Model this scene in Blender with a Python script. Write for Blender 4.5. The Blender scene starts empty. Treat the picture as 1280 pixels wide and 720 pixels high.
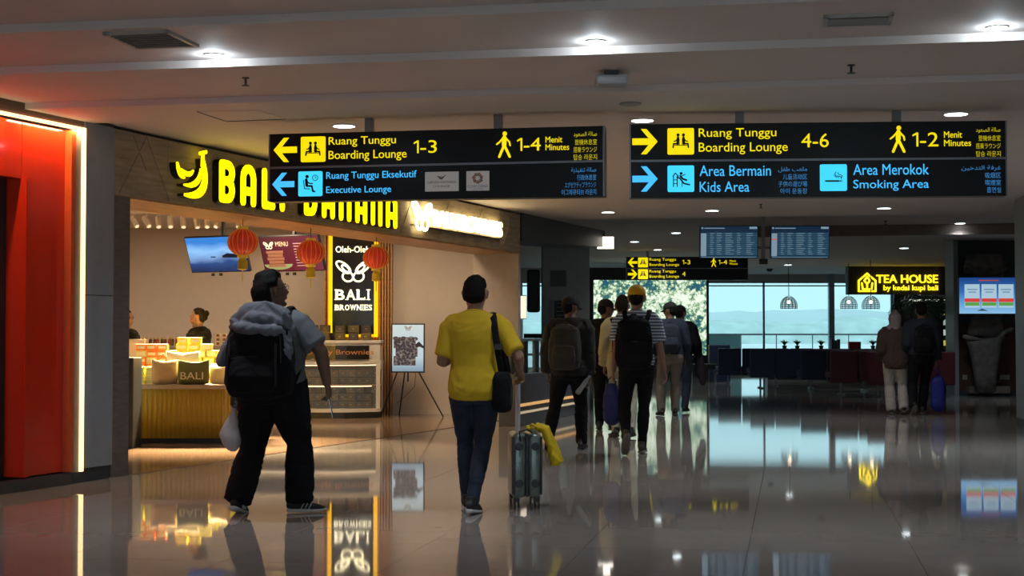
import bpy, bmesh, math, random
from mathutils import Vector, Matrix, noise
random.seed(7)
R = math.radians
S = bpy.context.scene
COL = S.collection
# ---------------------------------------------------------------- camera, world, exposure
EYE, FPX, PITCH = 1.28, 1900.0, math.atan(58 / 1900.0)
cd = bpy.data.cameras.new('camera'); cam = bpy.data.objects.new('camera', cd); COL.objects.link(cam)
cam.location = (0, 0, EYE); cam.rotation_euler = (math.pi / 2 + PITCH, 0, 0)
cd.sensor_width = 36; cd.lens = 36 * FPX / 1280; cd.clip_start = .1; cd.clip_end = 3000
S.camera = cam
S.view_settings.view_transform = 'Standard'; S.view_settings.look = 'None'
S.view_settings.exposure = 0.0; S.view_settings.gamma = 1; S.view_settings.use_curve_mapping = False
W = bpy.data.worlds.new('sky'); S.world = W; W.use_nodes = True
nt = W.node_tree; nt.nodes.clear()
out = nt.nodes.new('ShaderNodeOutputWorld'); bg = nt.nodes.new('ShaderNodeBackground')
tc = nt.nodes.new('ShaderNodeTexCoord'); sp = nt.nodes.new('ShaderNodeSeparateXYZ'); rp = nt.nodes.new('ShaderNodeValToRGB')
nt.links.new(tc.outputs['Generated'], sp.inputs[0]); nt.links.new(sp.outputs['Z'], rp.inputs[0])
rp.color_ramp.elements[0].position = 0.0; rp.color_ramp.elements[0].color = (.50, .90, 1.0, 1)
rp.color_ramp.elements[1].position = 0.5; rp.color_ramp.elements[1].color = (.55, .88, 1.0, 1)
nt.links.new(rp.outputs[0], bg.inputs[0]); bg.inputs[1].default_value = 1.35
nt.links.new(bg.outputs[0], out.inputs[0])

# ---------------------------------------------------------------- helpers
def at(px, py, Y):
    """world point seen at photo pixel px,py at depth Y"""
    a = (px - 640) / FPX; b = (360 - py) / FPX
    cp, sn = math.cos(PITCH), math.sin(PITCH)
    d = Vector((a, cp - b * sn, sn + b * cp)); t = Y / d.y
    return Vector((d.x * t, Y, EYE + d.z * t))
def floor_depth(py): return FPX * EYE / (py - 418.0)

MATS = {}
def mat(name, col, rough=.6, metal=0, emit=0, ecol=None, var=.06, scale=8, bump=0, bscale=60, trans=0, alpha=1, coat=0, ior=1.5, stretch=None, kind=None, spec=None):
    if name in MATS: return MATS[name]
    m = bpy.data.materials.new(name); MATS[name] = m; m.use_nodes = True
    n = m.node_tree; b = n.nodes['Principled BSDF']
    b.inputs['Roughness'].default_value = rough; b.inputs['Metallic'].default_value = metal
    b.inputs['IOR'].default_value = ior
    if spec is not None: b.inputs['Specular IOR Level'].default_value = spec
    if trans: b.inputs['Transmission Weight'].default_value = trans
    if coat: b.inputs['Coat Weight'].default_value = coat; b.inputs['Coat Roughness'].default_value = .04
    if alpha < 1: b.inputs['Alpha'].default_value = alpha
    c = (*col, 1)
    if emit:
        b.inputs['Emission Strength'].default_value = emit
        b.inputs['Emission Color'].default_value = (*(ecol or col), 1)
    t = n.nodes.new('ShaderNodeTexCoord'); mp = n.nodes.new('ShaderNodeMapping')
    if stretch: mp.inputs['Scale'].default_value = stretch
    n.links.new(t.outputs['Object'], mp.inputs[0])
    no = n.nodes.new('ShaderNodeTexNoise'); no.inputs['Scale'].default_value = scale; no.inputs['Detail'].default_value = 3
    n.links.new(mp.outputs[0], no.inputs['Vector'])
    r = n.nodes.new('ShaderNodeValToRGB')
    r.color_ramp.elements[0].position = .3; r.color_ramp.elements[1].position = .7
    r.color_ramp.elements[0].color = tuple(max(0, x * (1 - var)) for x in col) + (1,)
    r.color_ramp.elements[1].color = tuple(min(1, x * (1 + var)) for x in col) + (1,)
    n.links.new(no.outputs['Fac'], r.inputs[0]); n.links.new(r.outputs[0], b.inputs['Base Color'])
    if bump:
        n2 = n.nodes.new('ShaderNodeTexNoise'); n2.inputs['Scale'].default_value = bscale
        n.links.new(mp.outputs[0], n2.inputs['Vector'])
        bp = n.nodes.new('ShaderNodeBump'); bp.inputs['Strength'].default_value = bump; bp.inputs['Distance'].default_value = .01
        n.links.new(n2.outputs['Fac'], bp.inputs['Height']); n.links.new(bp.outputs[0], b.inputs['Normal'])
    return m
def glow(name, col, s):
    if name in MATS: return MATS[name]
    return mat(name, tuple(min(1, c * .5) for c in col), rough=.5, emit=s, ecol=col, var=.02)

ORD = ['first', 'second', 'third', 'fourth', 'fifth', 'sixth', 'seventh', 'eighth', 'ninth', 'tenth', 'eleventh', 'twelfth', 'thirteenth', 'fourteenth', 'fifteenth', 'sixteenth']
class MB:
    def __init__(s): s.v = []; s.f = []; s.M = Matrix()
    def add(s, vs, fs):
        o = len(s.v); s.v += [s.M @ Vector(v) for v in vs]; s.f += [tuple(i + o for i in f) for f in fs]; return s
    def box(s, x0, x1, y0, y1, z0, z1):
        return s.add([(x0, y0, z0), (x1, y0, z0), (x1, y1, z0), (x0, y1, z0), (x0, y0, z1), (x1, y0, z1), (x1, y1, z1), (x0, y1, z1)],
                     [(0, 3, 2, 1), (4, 5, 6, 7), (0, 1, 5, 4), (1, 2, 6, 5), (2, 3, 7, 6), (3, 0, 4, 7)])
    def bbox(s, x0, x1, y0, y1, z0, z1, r=.01):
        """box with bevelled edges"""
        bm = bmesh.new(); bmesh.ops.create_cube(bm, size=1)
        for v in bm.verts: v.co = Vector((x0 + (v.co.x + .5) * (x1 - x0), y0 + (v.co.y + .5) * (y1 - y0), z0 + (v.co.z + .5) * (z1 - z0)))
        bmesh.ops.bevel(bm, geom=bm.edges[:], offset=r, segments=2, affect='EDGES', profile=.5)
        bm.verts.index_update()
        s.add([v.co.copy() for v in bm.verts], [tuple(v.index for v in f.verts) for f in bm.faces]); bm.free(); return s
    def prism(s, pts, y0, y1):
        """polygon in x,z extruded along y"""
        n = len(pts); vs = [(x, y0, z) for x, z in pts] + [(x, y1, z) for x, z in pts]
        fs = [tuple(range(n)), tuple(range(2 * n - 1, n - 1, -1))] + [(i, i + n, (i + 1) % n + n, (i + 1) % n) for i in range(n)]
        return s.add(vs, fs)
    def plan(s, pts, z0, z1):
        """polygon in x,y extruded along z"""
        n = len(pts); vs = [(x, y, z0) for x, y in pts] + [(x, y, z1) for x, y in pts]
        fs = [tuple(range(n - 1, -1, -1)), tuple(range(n, 2 * n))] + [(i, (i + 1) % n, (i + 1) % n + n, i + n) for i in range(n)]
        return s.add(vs, fs)
    def lathe(s, prof, seg=16, c=(0, 0, 0), axis='z'):
        """profile of (r,z) revolved"""
        vs = []; fs = []
        for r, z in prof:
            for k in range(seg):
                a = 2 * math.pi * k / seg; p = (r * math.cos(a), r * math.sin(a), z)
                if axis == 'y': p = (p[0], -p[2], p[1])
                if axis == 'x': p = (p[2], p[0], p[1])
                vs.append((p[0] + c[0], p[1] + c[1], p[2] + c[2]))
        for i in range(len(prof) - 1):
            for k in range(seg):
                a, b = i * seg + k, i * seg + (k + 1) % seg
                fs.append((a, b, b + seg, a + seg))
        fs.append(tuple(range(seg - 1, -1, -1))); fs.append(tuple(range((len(prof) - 1) * seg, len(prof) * seg)))
        return s.add(vs, fs)
    def loft(s, pts, rad, xref=(1, 0, 0), seg=14, cap=1.0, n=2.0):
        pts = [Vector(p) for p in pts]; rad = [(r, r) if not isinstance(r, tuple) else r for r in rad]; xref = Vector(xref)
        vs = []; fs = []; rings = []
        T = []
        for i in range(len(pts)):
            t = pts[min(i + 1, len(pts) - 1)] - pts[max(i - 1, 0)]
            T.append(t.normalized() if t.length > 1e-9 else Vector((0, 0, 1)))
        def ring(p, t, rx, ry):
            X = xref - xref.dot(t) * t
            if X.length < 1e-3: X = Vector((0, 1, 0)) - t.y * t
            X.normalize(); Y = t.cross(X); o = len(vs)
            for k in range(seg):
                a = 2 * math.pi * k / seg; c, sn = math.cos(a), math.sin(a)
                c = math.copysign(abs(c) ** (2 / n), c); sn = math.copysign(abs(sn) ** (2 / n), sn)
                vs.append(p + X * rx * c + Y * ry * sn)
            rings.append(o)
        if cap:
            r = rad[0]; m = min(r) * cap; ring(pts[0] - T[0] * m * .75, T[0], r[0] * .6, r[1] * .6)
        for p, t, r in zip(pts, T, rad): ring(p, t, r[0], r[1])
        if cap:
            r = rad[-1]; m = min(r) * cap; ring(pts[-1] + T[-1] * m * .75, T[-1], r[0] * .6, r[1] * .6)
        for a, b in zip(rings, rings[1:]):
            for k in range(seg): fs.append((a + k, a + (k + 1) % seg, b + (k + 1) % seg, b + k))
        for o, sg in ((rings[0], -1), (rings[-1], 1)):
            q = len(vs); c = sum((vs[o + k] for k in range(seg)), Vector()) / seg
            m = (min(rad[0]) if sg < 0 else min(rad[-1])) * cap * .25
            vs.append(c + (T[0] if sg < 0 else T[-1]) * sg * m)
            for k in range(seg):
                fs.append((o + (k + 1) % seg, o + k, q) if sg < 0 else (o + k, o + (k + 1) % seg, q))
        return s.add(vs, fs)
    def tube(s, pts, r, seg=8): return s.loft(pts, [r] * len(pts), seg=seg, cap=0, xref=(.31, .17, .93) if abs((Vector(pts[-1]) - Vector(pts[0])).normalized().z) < .8 else (1, 0, 0))
    def ball(s, c, r, seg=12, rings=8):
        r = (r, r, r) if not isinstance(r, tuple) else r; vs = []; fs = []
        for i in range(1, rings):
            th = math.pi * i / rings
            for k in range(seg):
                a = 2 * math.pi * k / seg; vs.append((c[0] + r[0] * math.sin(th) * math.cos(a), c[1] + r[1] * math.sin(th) * math.sin(a), c[2] - r[2] * math.cos(th)))
        b = len(vs); vs += [(c[0], c[1], c[2] - r[2]), (c[0], c[1], c[2] + r[2])]
        for i in range(rings - 2):
            for k in range(seg): fs.append((i * seg + k, i * seg + (k + 1) % seg, (i + 1) * seg + (k + 1) % seg, (i + 1) * seg + k))
        for k in range(seg): fs.append((b, (k + 1) % seg, k)); fs.append((b + 1, (rings - 2) * seg + k, (rings - 2) * seg + (k + 1) % seg))
        return s.add(vs, fs)
    def mesh(s, name, m=None, smooth=False):
        me = bpy.data.meshes.new(name); me.from_pydata([tuple(v) for v in s.v], [], s.f)
        if m: me.materials.append(m)
        if smooth: me.polygons.foreach_set('use_smooth', [True] * len(me.polygons))
        me.update(); return me
    def build(s, name, m, parent=None, smooth=False):
        return link(name, s.mesh(name, m, smooth), parent)
def link(name, me, parent=None, loc=None):
    o = bpy.data.objects.new(name, me); COL.objects.link(o)
    if parent: o.parent = parent
    if loc is not None: o.location = loc
    return o
def thing(name, label, cat, loc=(0, 0, 0), rz=0, group=None):
    o = bpy.data.objects.new(name, None); COL.objects.link(o); o.location = loc; o.rotation_euler = (0, 0, rz); o.empty_display_size = .1
    o['label'] = label; o['category'] = cat
    if group: o['group'] = group
    return o
def tag(o, label, cat, group=None):
    o['label'] = label; o['category'] = cat
    if group: o['group'] = group
    return o
def struct(o): o['kind'] = 'structure'; return o
def dup(o, loc=None, rz=None, label=None, parent=None):
    c = o.copy(); COL.objects.link(c)
    if parent is not None: c.parent = parent
    if loc is not None: c.location = loc
    if rz is not None: c.rotation_euler = (0, 0, rz)
    if label: c['label'] = label
    for ch in list(o.children): dup(ch, parent=c)
    return c
def text_mb(s, x0, x1, z0, z1, y=0, d=.004, keep=False, mb=None, align='l', off=0):
    """text standing in the x,z plane facing -y, fitted to the box x0..x1, z0..z1"""
    mb = mb or MB()
    c = bpy.data.curves.new('t', 'FONT'); c.body = s; c.resolution_u = 3; c.fill_mode = 'FRONT'; c.offset = off
    o = bpy.data.objects.new('t', c); COL.objects.link(o)
    dg = bpy.context.evaluated_depsgraph_get(); me = bpy.data.meshes.new_from_object(o.evaluated_get(dg))
    vs = [v.co.copy() for v in me.vertices]; fs = [tuple(p.vertices) for p in me.polygons]
    bpy.data.objects.remove(o); bpy.data.curves.remove(c); bpy.data.meshes.remove(me)
    if not vs: return mb
    ax, bx = min(v.x for v in vs), max(v.x for v in vs); az, bz = min(v.y for v in vs), max(v.y for v in vs)
    sx = (x1 - x0) / max(bx - ax, 1e-6); sz = (z1 - z0) / max(bz - az, 1e-6)
    if keep:
        k = min(sx, sz); sx = sz = k
    ox = x0 if align == 'l' else x1 - (bx - ax) * sx
    n = len(vs)
    mb.add([(ox + (v.x - ax) * sx, y, z0 + (v.y - az) * sz) for v in vs], fs)
    # the sides of the letters: walls on the boundary edges
    if d:
        cnt = {}
        for f in fs:
            for a, b in zip(f, f[1:] + f[:1]): cnt[(a, b)] = 1
        o0 = len(mb.v) - n; o1 = len(mb.v)
        Y = mb.M.to_3x3() @ Vector((0, d, 0))
        mb.v += [mb.v[o0 + i] + Y for i in range(n)]
        mb.f += [(o0 + b, o0 + a, o1 + a, o1 + b) for (a, b) in cnt if (b, a) not in cnt]
    return mb
FM = {'ا': ('\uFE8D', '\uFE8E', None, None), 'ل': ('\uFEDD', '\uFEDE', '\uFEDF', '\uFEE0'), 'ص': ('\uFEB9', '\uFEBA', '\uFEBB', '\uFEBC'), 'ة': ('\uFE93', '\uFE94', None, None),
      'ع': ('\uFEC9', '\uFECA', '\uFECB', '\uFECC'), 'و': ('\uFEED', '\uFEEE', None, None), 'د': ('\uFEA9', '\uFEAA', None, None), 'ن': ('\uFEE5', '\uFEE6', '\uFEE7', '\uFEE8'),
      'ت': ('\uFE95', '\uFE96', '\uFE97', '\uFE98'), 'ف': ('\uFED1', '\uFED2', '\uFED3', '\uFED4'), 'ي': ('\uFEF1', '\uFEF2', '\uFEF3', '\uFEF4'), 'ذ': ('\uFEAB', '\uFEAC', None, None),
      'م': ('\uFEE1', '\uFEE2', '\uFEE3', '\uFEE4'), 'ب': ('\uFE8F', '\uFE90', '\uFE91', '\uFE92'), 'ط': ('\uFEC1', '\uFEC2', '\uFEC3', '\uFEC4'), 'غ': ('\uFECD', '\uFECE', '\uFECF', '\uFED0'),
      'ر': ('\uFEAD', '\uFEAE', None, None), 'خ': ('\uFEA5', '\uFEA6', '\uFEA7', '\uFEA8')}
def arabic(s):
    o = ''
    for i, ch in enumerate(s):
        if ch not in FM: o += ch; continue
        pj = i > 0 and s[i - 1] in FM and FM[s[i - 1]][2]; nj = i + 1 < len(s) and s[i + 1] in FM
        f = FM[ch]
        o += (f[3] if pj and nj and f[2] else f[1] if pj else f[2] if nj and f[2] else f[0])
    return o[::-1]

# ---------------------------------------------------------------- frames of the place
AC = R(10.44)                                  # the concourse runs 10.4 degrees right of the view
UC, VC = Vector((math.sin(AC), math.cos(AC), 0)), Vector((math.cos(AC), -math.sin(AC), 0))
def CW(u, v, z=0): return UC * u + VC * v + Vector((0, 0, z))
MC = Matrix(((VC.x, UC.x, 0, 0), (VC.y, UC.y, 0, 0), (0, 0, 1, 0), (0, 0, 0, 1)))   # local x = across, y = along
LO = Vector((-3.58, 13.6, 0)); LD = Vector((.3536, .9354, 0)); LA = math.atan2(LD.y, LD.x)
def SW(s, t=0, z=0): return LO + LD * s + Vector((-LD.y, LD.x, 0)) * t + Vector((0, 0, z))   # t > 0 is into the shop
ML = Matrix.Translation(LO) @ Matrix.Rotation(LA, 4, 'Z')

# ---------------------------------------------------------------- materials of the shell
m_tile = [mat('floor_tile_%d' % i, c, rough=.035, var=.05, scale=3, coat=.0, ior=1.5) for i, c in enumerate([(.345, .31, .285), (.375, .34, .31), (.36, .325, .297)])]
m_far = mat('floor_far', (.32, .295, .27), rough=.05, var=.05, scale=2)
def add_joints(m, size):
    n = m.node_tree; b = n.nodes['Principled BSDF']; src = b.inputs['Base Color'].links[0].from_socket
    br = n.nodes.new('ShaderNodeTexBrick'); br.offset = 0; br.inputs['Scale'].default_value = 1; br.inputs['Brick Width'].default_value = size; br.inputs['Row Height'].default_value = size
    br.inputs['Mortar Size'].default_value = .004; br.inputs['Color1'].default_value = br.inputs['Color2'].default_value = (1, 1, 1, 1); br.inputs['Mortar'].default_value = (.25, .25, .25, 1)
    t = n.nodes.new('ShaderNodeTexCoord'); n.links.new(t.outputs['Object'], br.inputs['Vector'])
    mx = n.nodes.new('ShaderNodeMix'); mx.data_type = 'RGBA'; mx.blend_type = 'MULTIPLY'; mx.inputs[0].default_value = 1
    n.links.new(src, mx.inputs[6]); n.links.new(br.outputs['Color'], mx.inputs[7]); n.links.new(mx.outputs[2], b.inputs['Base Color'])
add_joints(m_far, .967)
m_grout = mat('grout', (.05, .045, .04), rough=.9)
m_ceil = mat('ceiling_paint', (.62, .55, .52), rough=.75, var=.03, scale=1.5, bump=.05, bscale=4)
m_shopfloor = mat('shop_floor', (.3, .2, .13), rough=.09, var=.12, scale=2, stretch=(1, 8, 1))
m_white = mat('white_paint', (.62, .58, .53), rough=.7, var=.02)
m_shopwall = mat('shop_wall', (.62, .55, .48), rough=.65, var=.02)
m_grey = mat('grey_panel', (.25, .28, .32), rough=.45, var=.05)
m_dark = mat('dark_panel', (.035, .045, .055), rough=.4)
m_black = mat('black_plastic', (.012, .012, .014), rough=.45)
m_steel = mat('steel', (.5, .5, .5), rough=.3, metal=1)
m_fascia = mat('fascia_cladding', (.33, .26, .18), rough=.6, var=.25, scale=3, stretch=(1, 1, 9))
m_wood = mat('warm_wood', (.42, .22, .09), rough=.45, var=.3, scale=4, stretch=(1, 6, 6))
m_red = mat('red_lacquer', (.75, .035, .008), rough=.12, var=.03, coat=.5)
m_glass = mat('window_glass', (.9, 1, 1), rough=.02, alpha=.12, var=0)

# ---------------------------------------------------------------- structure: floor
floor = MB(); U0, U1, V0, V1 = 5.28, 18.86, -7, 9
US = [8.18 + .967 * k for k in range(-3, 8)]; VS = [-.266 + .967 * k for k in range(-7, 8)]
U0, U1, V0, V1 = US[0], US[-1], VS[0], VS[-1]
floor.box(-16, 16, -6, U0, -.1, 0); floor.box(-16, 16, U1, 54, -.1, 0); floor.box(-16, V0, U0, U1, -.1, 0); floor.box(V1, 16, U0, U1, -.1, 0)
fl = struct(floor.build('floor', m_far)); fl.matrix_world = MC
gb = MB(); gb.box(V0, V1, U0, U1, -.1, -.012); g = gb.build('grout_bed', m_grout, fl)
tm = []
for k in range(3):
    q = MB(); q.box(-.482, .482, -.482, .482, -.012, 0); tm.append(q.mesh('floor_tile', m_tile[k]))
for u in US[:-1]:
    for v in VS[:-1]:
        w = CW(u + .48, v + .48)
        if (w - LO).dot(Vector((-LD.y, LD.x, 0))) > .75: continue
        if abs(w.x) > w.y * .337 + 1.2: 
            pass
        t = link('floor_tile', random.choice(tm), fl, (v + .4835, u + .4835, 0))
sf = MB(); sf.plan([(-.2, 0), (10.5, 0), (11.6, 2.6), (11.6, 12), (-.2, 9)], .0, .006); o = struct(sf.build('floor', m_shopfloor)); o.matrix_world = ML

# ceiling: steps running across the concourse
cz = [(-6, 3.40), (6.3, 3.40), (6.3, 3.345), (7.65, 3.345), (7.65, 3.29), (9.05, 3.29), (9.05, 3.235), (10.2, 3.235), (10.2, 3.18), (11.5, 3.18), (11.5, 3.13), (12.4, 3.13), (12.4, 3.16), (24.6, 3.16), (24.6, 3.45), (54, 3.45)]
cb = MB(); pts = [(u, z) for u, z in cz] + [(54, 4), (-6, 4)]
n = len(pts); 
for x0, x1 in ((-16, 16),):
    vs = [(x0, u, z) for u, z in pts] + [(x1, u, z) for u, z in pts]
    cb.add(vs, [tuple(range(n)), tuple(range(2 * n - 1, n - 1, -1))] + [(i, i + n, (i + 1) % n + n, (i + 1) % n) for i in range(n)])
o = struct(cb.build('ceiling', m_ceil)); o.matrix_world = MC
q = MB(); q.box(-1.4, 16, 31.0, 54, 3.25, 3.46); o = struct(q.build('ceiling', m_ceil)); o.matrix_world = MC
q = MB(); q.box(-1.4, 16, 30.9, 31.02, 3.24, 3.46); o = struct(q.build('trim_1', mat('beam_brown', (.2, .16, .14), rough=.7))); o.matrix_world = MC
# outer walls that close the hall
q = MB(); q.box(7.2, 7.5, -6, 50, 0, 3.5); o = struct(q.build('wall_right', m_white)); o.matrix_world = MC
q = MB(); q.box(-16, -5, -6.2, -6, 0, 3.6); q.box(7, 16, -6.2, -6, 0, 3.6); q.box(-5, 7, -6.2, -6, 0, .4); q.box(-5, 7, -6.2, -6, 2.9, 3.6); o = struct(q.build('wall_back', m_white)); o.matrix_world = MC
w = struct(bpy.data.objects.new('window_9', None)); COL.objects.link(w); w.matrix_world = MC @ Matrix.Translation((-5, -6.1, 0))  # unseen rear window, added for cool light on step faces and backs
q = MB()
for k in range(5): q.box(3 * k - .04, 3 * k + .04, -.05, .05, .4, 2.9)
q.box(0, 12, -.05, .05, .4, .46); q.box(0, 12, -.05, .05, 2.84, 2.9); q.build('window_frame', mat('window_frame', (.35, .4, .44), rough=.4, metal=.4), w)
MB().box(0, 12, -.01, .01, .45, 2.85).build('pane', mat('window_glass', (.9, 1, 1), rough=.02, alpha=.12, var=0), w)
ld = bpy.data.lights.new('daylight', 'AREA'); ld.shape = 'RECTANGLE'; ld.size = 11.5; ld.size_y = 2.3; ld.energy = 110; ld.color = (.8, .88, 1)
o = bpy.data.objects.new('window_daylight', ld); COL.objects.link(o); o.parent = w; o.location = (6, .12, 1.65); o.rotation_euler = (R(90), 0, 0)  # area lamp added before the pane, standing for sky light
q = MB(); q.box(-16.2, -16, -6, 54, 0, 3.6); o = struct(q.build('wall_left', m_white)); o.matrix_world = MC

# far window wall, perpendicular to the view, Y = 50
YW = 50.0
def wx(px, Y=YW): return (px - 640) / FPX * Y
zb, zt = .35, at(0, 352, YW).z
q = MB(); q.box(-14, 22, YW, YW + .2, zt, 3.6); q.box(-14, 22, YW, YW + .2, 0, .12); q.box(-14, wx(652), YW, YW + .2, .12, zt); q.box(wx(1196), 22, YW, YW + .2, .12, zt)
struct(q.build('wall_far', m_white))
m_frame = mat('window_frame', (.35, .4, .44), rough=.4, metal=.4)
winx = [wx(652), wx(690), wx(745), wx(812), wx(883), wx(955), wx(1037), wx(1115), wx(1196)]
for i, (a, b) in enumerate(zip(winx, winx[1:])):
    w = struct(bpy.data.objects.new('window_%d' % (i + 1), None)); COL.objects.link(w); w.location = (a, YW + .05, 0)
    L = b - a
    f = MB(); t = .03 if i != 6 else .09
    f.box(0, t, -.04, .06, .12, zt); f.box(L - .03, L, -.04, .06, .12, zt); f.box(0, L, -.04, .06, .12, .2); f.box(0, L, -.04, .06, zt - .05, zt); f.box(0, L, -.03, .05, 2.86, 2.9)
    f.build('window_frame', m_frame, w)
    g = MB(); g.box(.03, L - .03, 0, .012, .2, zt - .05); g.build('pane', m_glass, w)
q = MB(); q.box(winx[6] - .09, winx[6] + .09, YW - .35, YW - .15, 0, 3.3); struct(q.build('trim_2', m_frame))
# outside: apron, hedge line and hills, distance haze painted into hill and hedge colours
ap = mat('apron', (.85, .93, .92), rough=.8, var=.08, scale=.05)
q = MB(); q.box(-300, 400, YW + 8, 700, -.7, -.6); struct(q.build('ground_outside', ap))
q = MB(); q.box(-20, 30, YW + .2, YW + 8, -.6, -.02); struct(q.build('terrace_outside', mat('terrace', (.4, .5, .5), rough=.7)))
def ridge(y, x0, x1, h0, amp, m, seed, name, label, dy=40, sc=.02):
    q = MB(); N = 90; top = []
    for i in range(N + 1):
        x = x0 + (x1 - x0) * i / N; h = h0 + amp * noise.noise(Vector((x * sc, seed, 0))) + amp * .3 * noise.noise(Vector((x * sc * 6, seed, 3)))
        top.append((x, h))
    vs = []
    for x, h in top: vs += [(x, y, -.6), (x, y + dy * .3, h * .75), (x, y + dy * .6, h), (x, y + dy, -.6)]
    fs = [(4 * i + k, 4 * i + 4 + k, 4 * i + 5 + k, 4 * i + 1 + k) for i in range(N) for k in range(3)]
    q.add(vs, fs); o = q.build(name, m, smooth=True); o['kind'] = 'structure'; return o
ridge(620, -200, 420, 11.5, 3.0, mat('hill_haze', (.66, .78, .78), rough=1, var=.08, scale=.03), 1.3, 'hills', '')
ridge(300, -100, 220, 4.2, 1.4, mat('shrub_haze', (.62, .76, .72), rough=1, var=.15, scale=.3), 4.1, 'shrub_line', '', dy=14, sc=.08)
# terrace railing outside
r = thing('terrace_railing', 'thin grey handrail outside the far windows, above the red and navy seats', 'railing', (wx(880, 53), 53, -.02))
LW = wx(1196, 53) - wx(880, 53)
MB().tube([(0, 0, 1.3), (LW, 0, 1.3)], .03).build('handrail', m_frame, r)
pm = MB().tube([(0, 0, 0), (0, 0, 1.3)], .018).mesh('post', m_frame)
for k in range(8): link('post', pm, r, (LW * k / 7, 0, 0))
q = MB(); q.box(0, wx(932, 53) - wx(884, 53), 0, .1, 0, 1.25); o = q.build('terrace_partition', mat('pale_teal', (.2, .45, .46), rough=.5)); o.location = (wx(884, 53), 54, 0)
tag(o, 'pale teal low partition outside the window beside the big photo screen', 'partition')
# ---------------------------------------------------------------- left wall: red portal, grey column, pillar
def sl(px):                                     # position along the shop line seen at pixel px
    Y = 8.72 / (.378 + (640 - px) / FPX); return (Y - 13.6) / .9354
def slt(px, t):
    a = (px - 640) / FPX; return (a * (13.6 + .3536 * t) + 3.58 + .9354 * t) / (.3536 - .9354 * a)
def szh(px, py):
    Y = 8.72 / (.378 + (640 - px) / FPX); return at(px, py, Y).z
def inL(o): o.matrix_world = ML; return o
q = MB(); q.box(-9, -.03, .25, .6, 0, 3.6); q.box(-9, -.03, -.02, .6, 3.09, 3.6)
inL(struct(q.build('wall_left', mat('brown_wall', (.12, .085, .065), rough=.7))))
portal = thing('red_portal', 'glossy red lacquered doorway surround with glowing edge strip at the left edge', 'doorway', SW(-1.8), LA)
o0 = 1.8
def P(x): return x + o0
MB().bbox(P(-1.22), P(-.62), .02, .16, .11, 3.03, .006).build('side_panel', m_red, portal)
MB().bbox(P(-5), P(-1.225), .02, .16, 2.56, 3.03, .006).build('header_panel', m_red, portal)
MB().bbox(P(-1.225), P(-1.16), -.03, .2, .11, 2.56, .004).build('jamb', m_red, portal)
MB().box(P(-1.5), P(-1.235), .16, .2, 0, 2.56).build('door_gap', m_black, portal)
MB().bbox(P(-5), P(-1.5), .1, .2, .11, 2.53, .01).build('door_leaf', m_red, portal)
MB().box(P(-5), P(-.6), -.035, .02, 0, .1).build('skirting', mat('steel_skirting', (.14, .14, .15), rough=.3, metal=.7), portal)
MB().box(P(-.66), P(-.6), -.05, .02, .11, 3.03).build('orange_edge', mat('orange_edge', (.7, .12, .03), rough=.3), portal)
ms = glow('strip_glow', (1, .62, .3), 2.6)
MB().box(P(-.5), P(-.46), -.05, .0, .1, 3.06).build('light_strip', ms, portal)
MB().box(P(-5), P(-.46), -.05, -.01, 3.045, 3.07).build('light_strip', ms, portal)
for (lx_, ln) in ((-.9, .8), (-1.9, .9), (-3.2, .9)):
    ld = bpy.data.lights.new('strip', 'AREA'); ld.shape = 'RECTANGLE'; ld.size = ln; ld.size_y = .04; ld.energy = 9; ld.color = (1, .6, .3)
    o = bpy.data.objects.new('strip_light', ld); COL.objects.link(o); o.parent = portal; o.location = (P(lx_), -.06, 3.04); o.rotation_euler = (R(22), 0, 0)
MB().box(P(-.6), P(-.5), -.03, .05, .1, 3.04).build('reveal', mat('reveal', (.3, .25, .2), rough=.6), portal)
q = MB(); q.box(-.43, -.03, -.03, .3, .12, 3.14); q.box(-.415, -.05, .0, .3, 0, .12)
c = thing('grey_column', 'slate grey clad column between the red portal and the shop', 'column', SW(-.23), LA)
q = MB(); q.bbox(-.22, .21, -.03, .3, .12, 1.62, .004); q.build('panel', m_grey, c)
q = MB(); q.bbox(-.22, .21, -.03, .3, 1.626, 3.13, .004); q.build('panel', m_grey, c)
MB().box(-.34, .2, 0, .3, 0, .118).build('plinth', m_dark, c)
q = MB(); q.bbox(0, .27, .0, .5, 0, 2.53, .005); p = q.build('shop_pillar', mat('brown_pillar', (.13, .105, .095), rough=.5, var=.2, scale=6, stretch=(1, 1, 6))); inL(p)
tag(p, 'tall narrow brown grey pillar under the left end of the shop fascia', 'pillar')

# ---------------------------------------------------------------- fascia of the shop
fa = thing('shop_fascia', 'wood clad fascia beam carrying the glowing shop letters', 'fascia', SW(0), LA)
q = MB(); q.box(0, 10.48, .02, .73, 2.55, 3.125); q.build('beam', mat('fascia_core', (.12, .09, .07)), fa)
nx = 12
for i in range(nx):
    a = 10.48 * i / nx; b = 10.48 * (i + 1) / nx
    MB().bbox(a + .002, b - .002, 0, .022, 2.54, 3.13, .004).build('cladding_board', m_fascia, fa)
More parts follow.
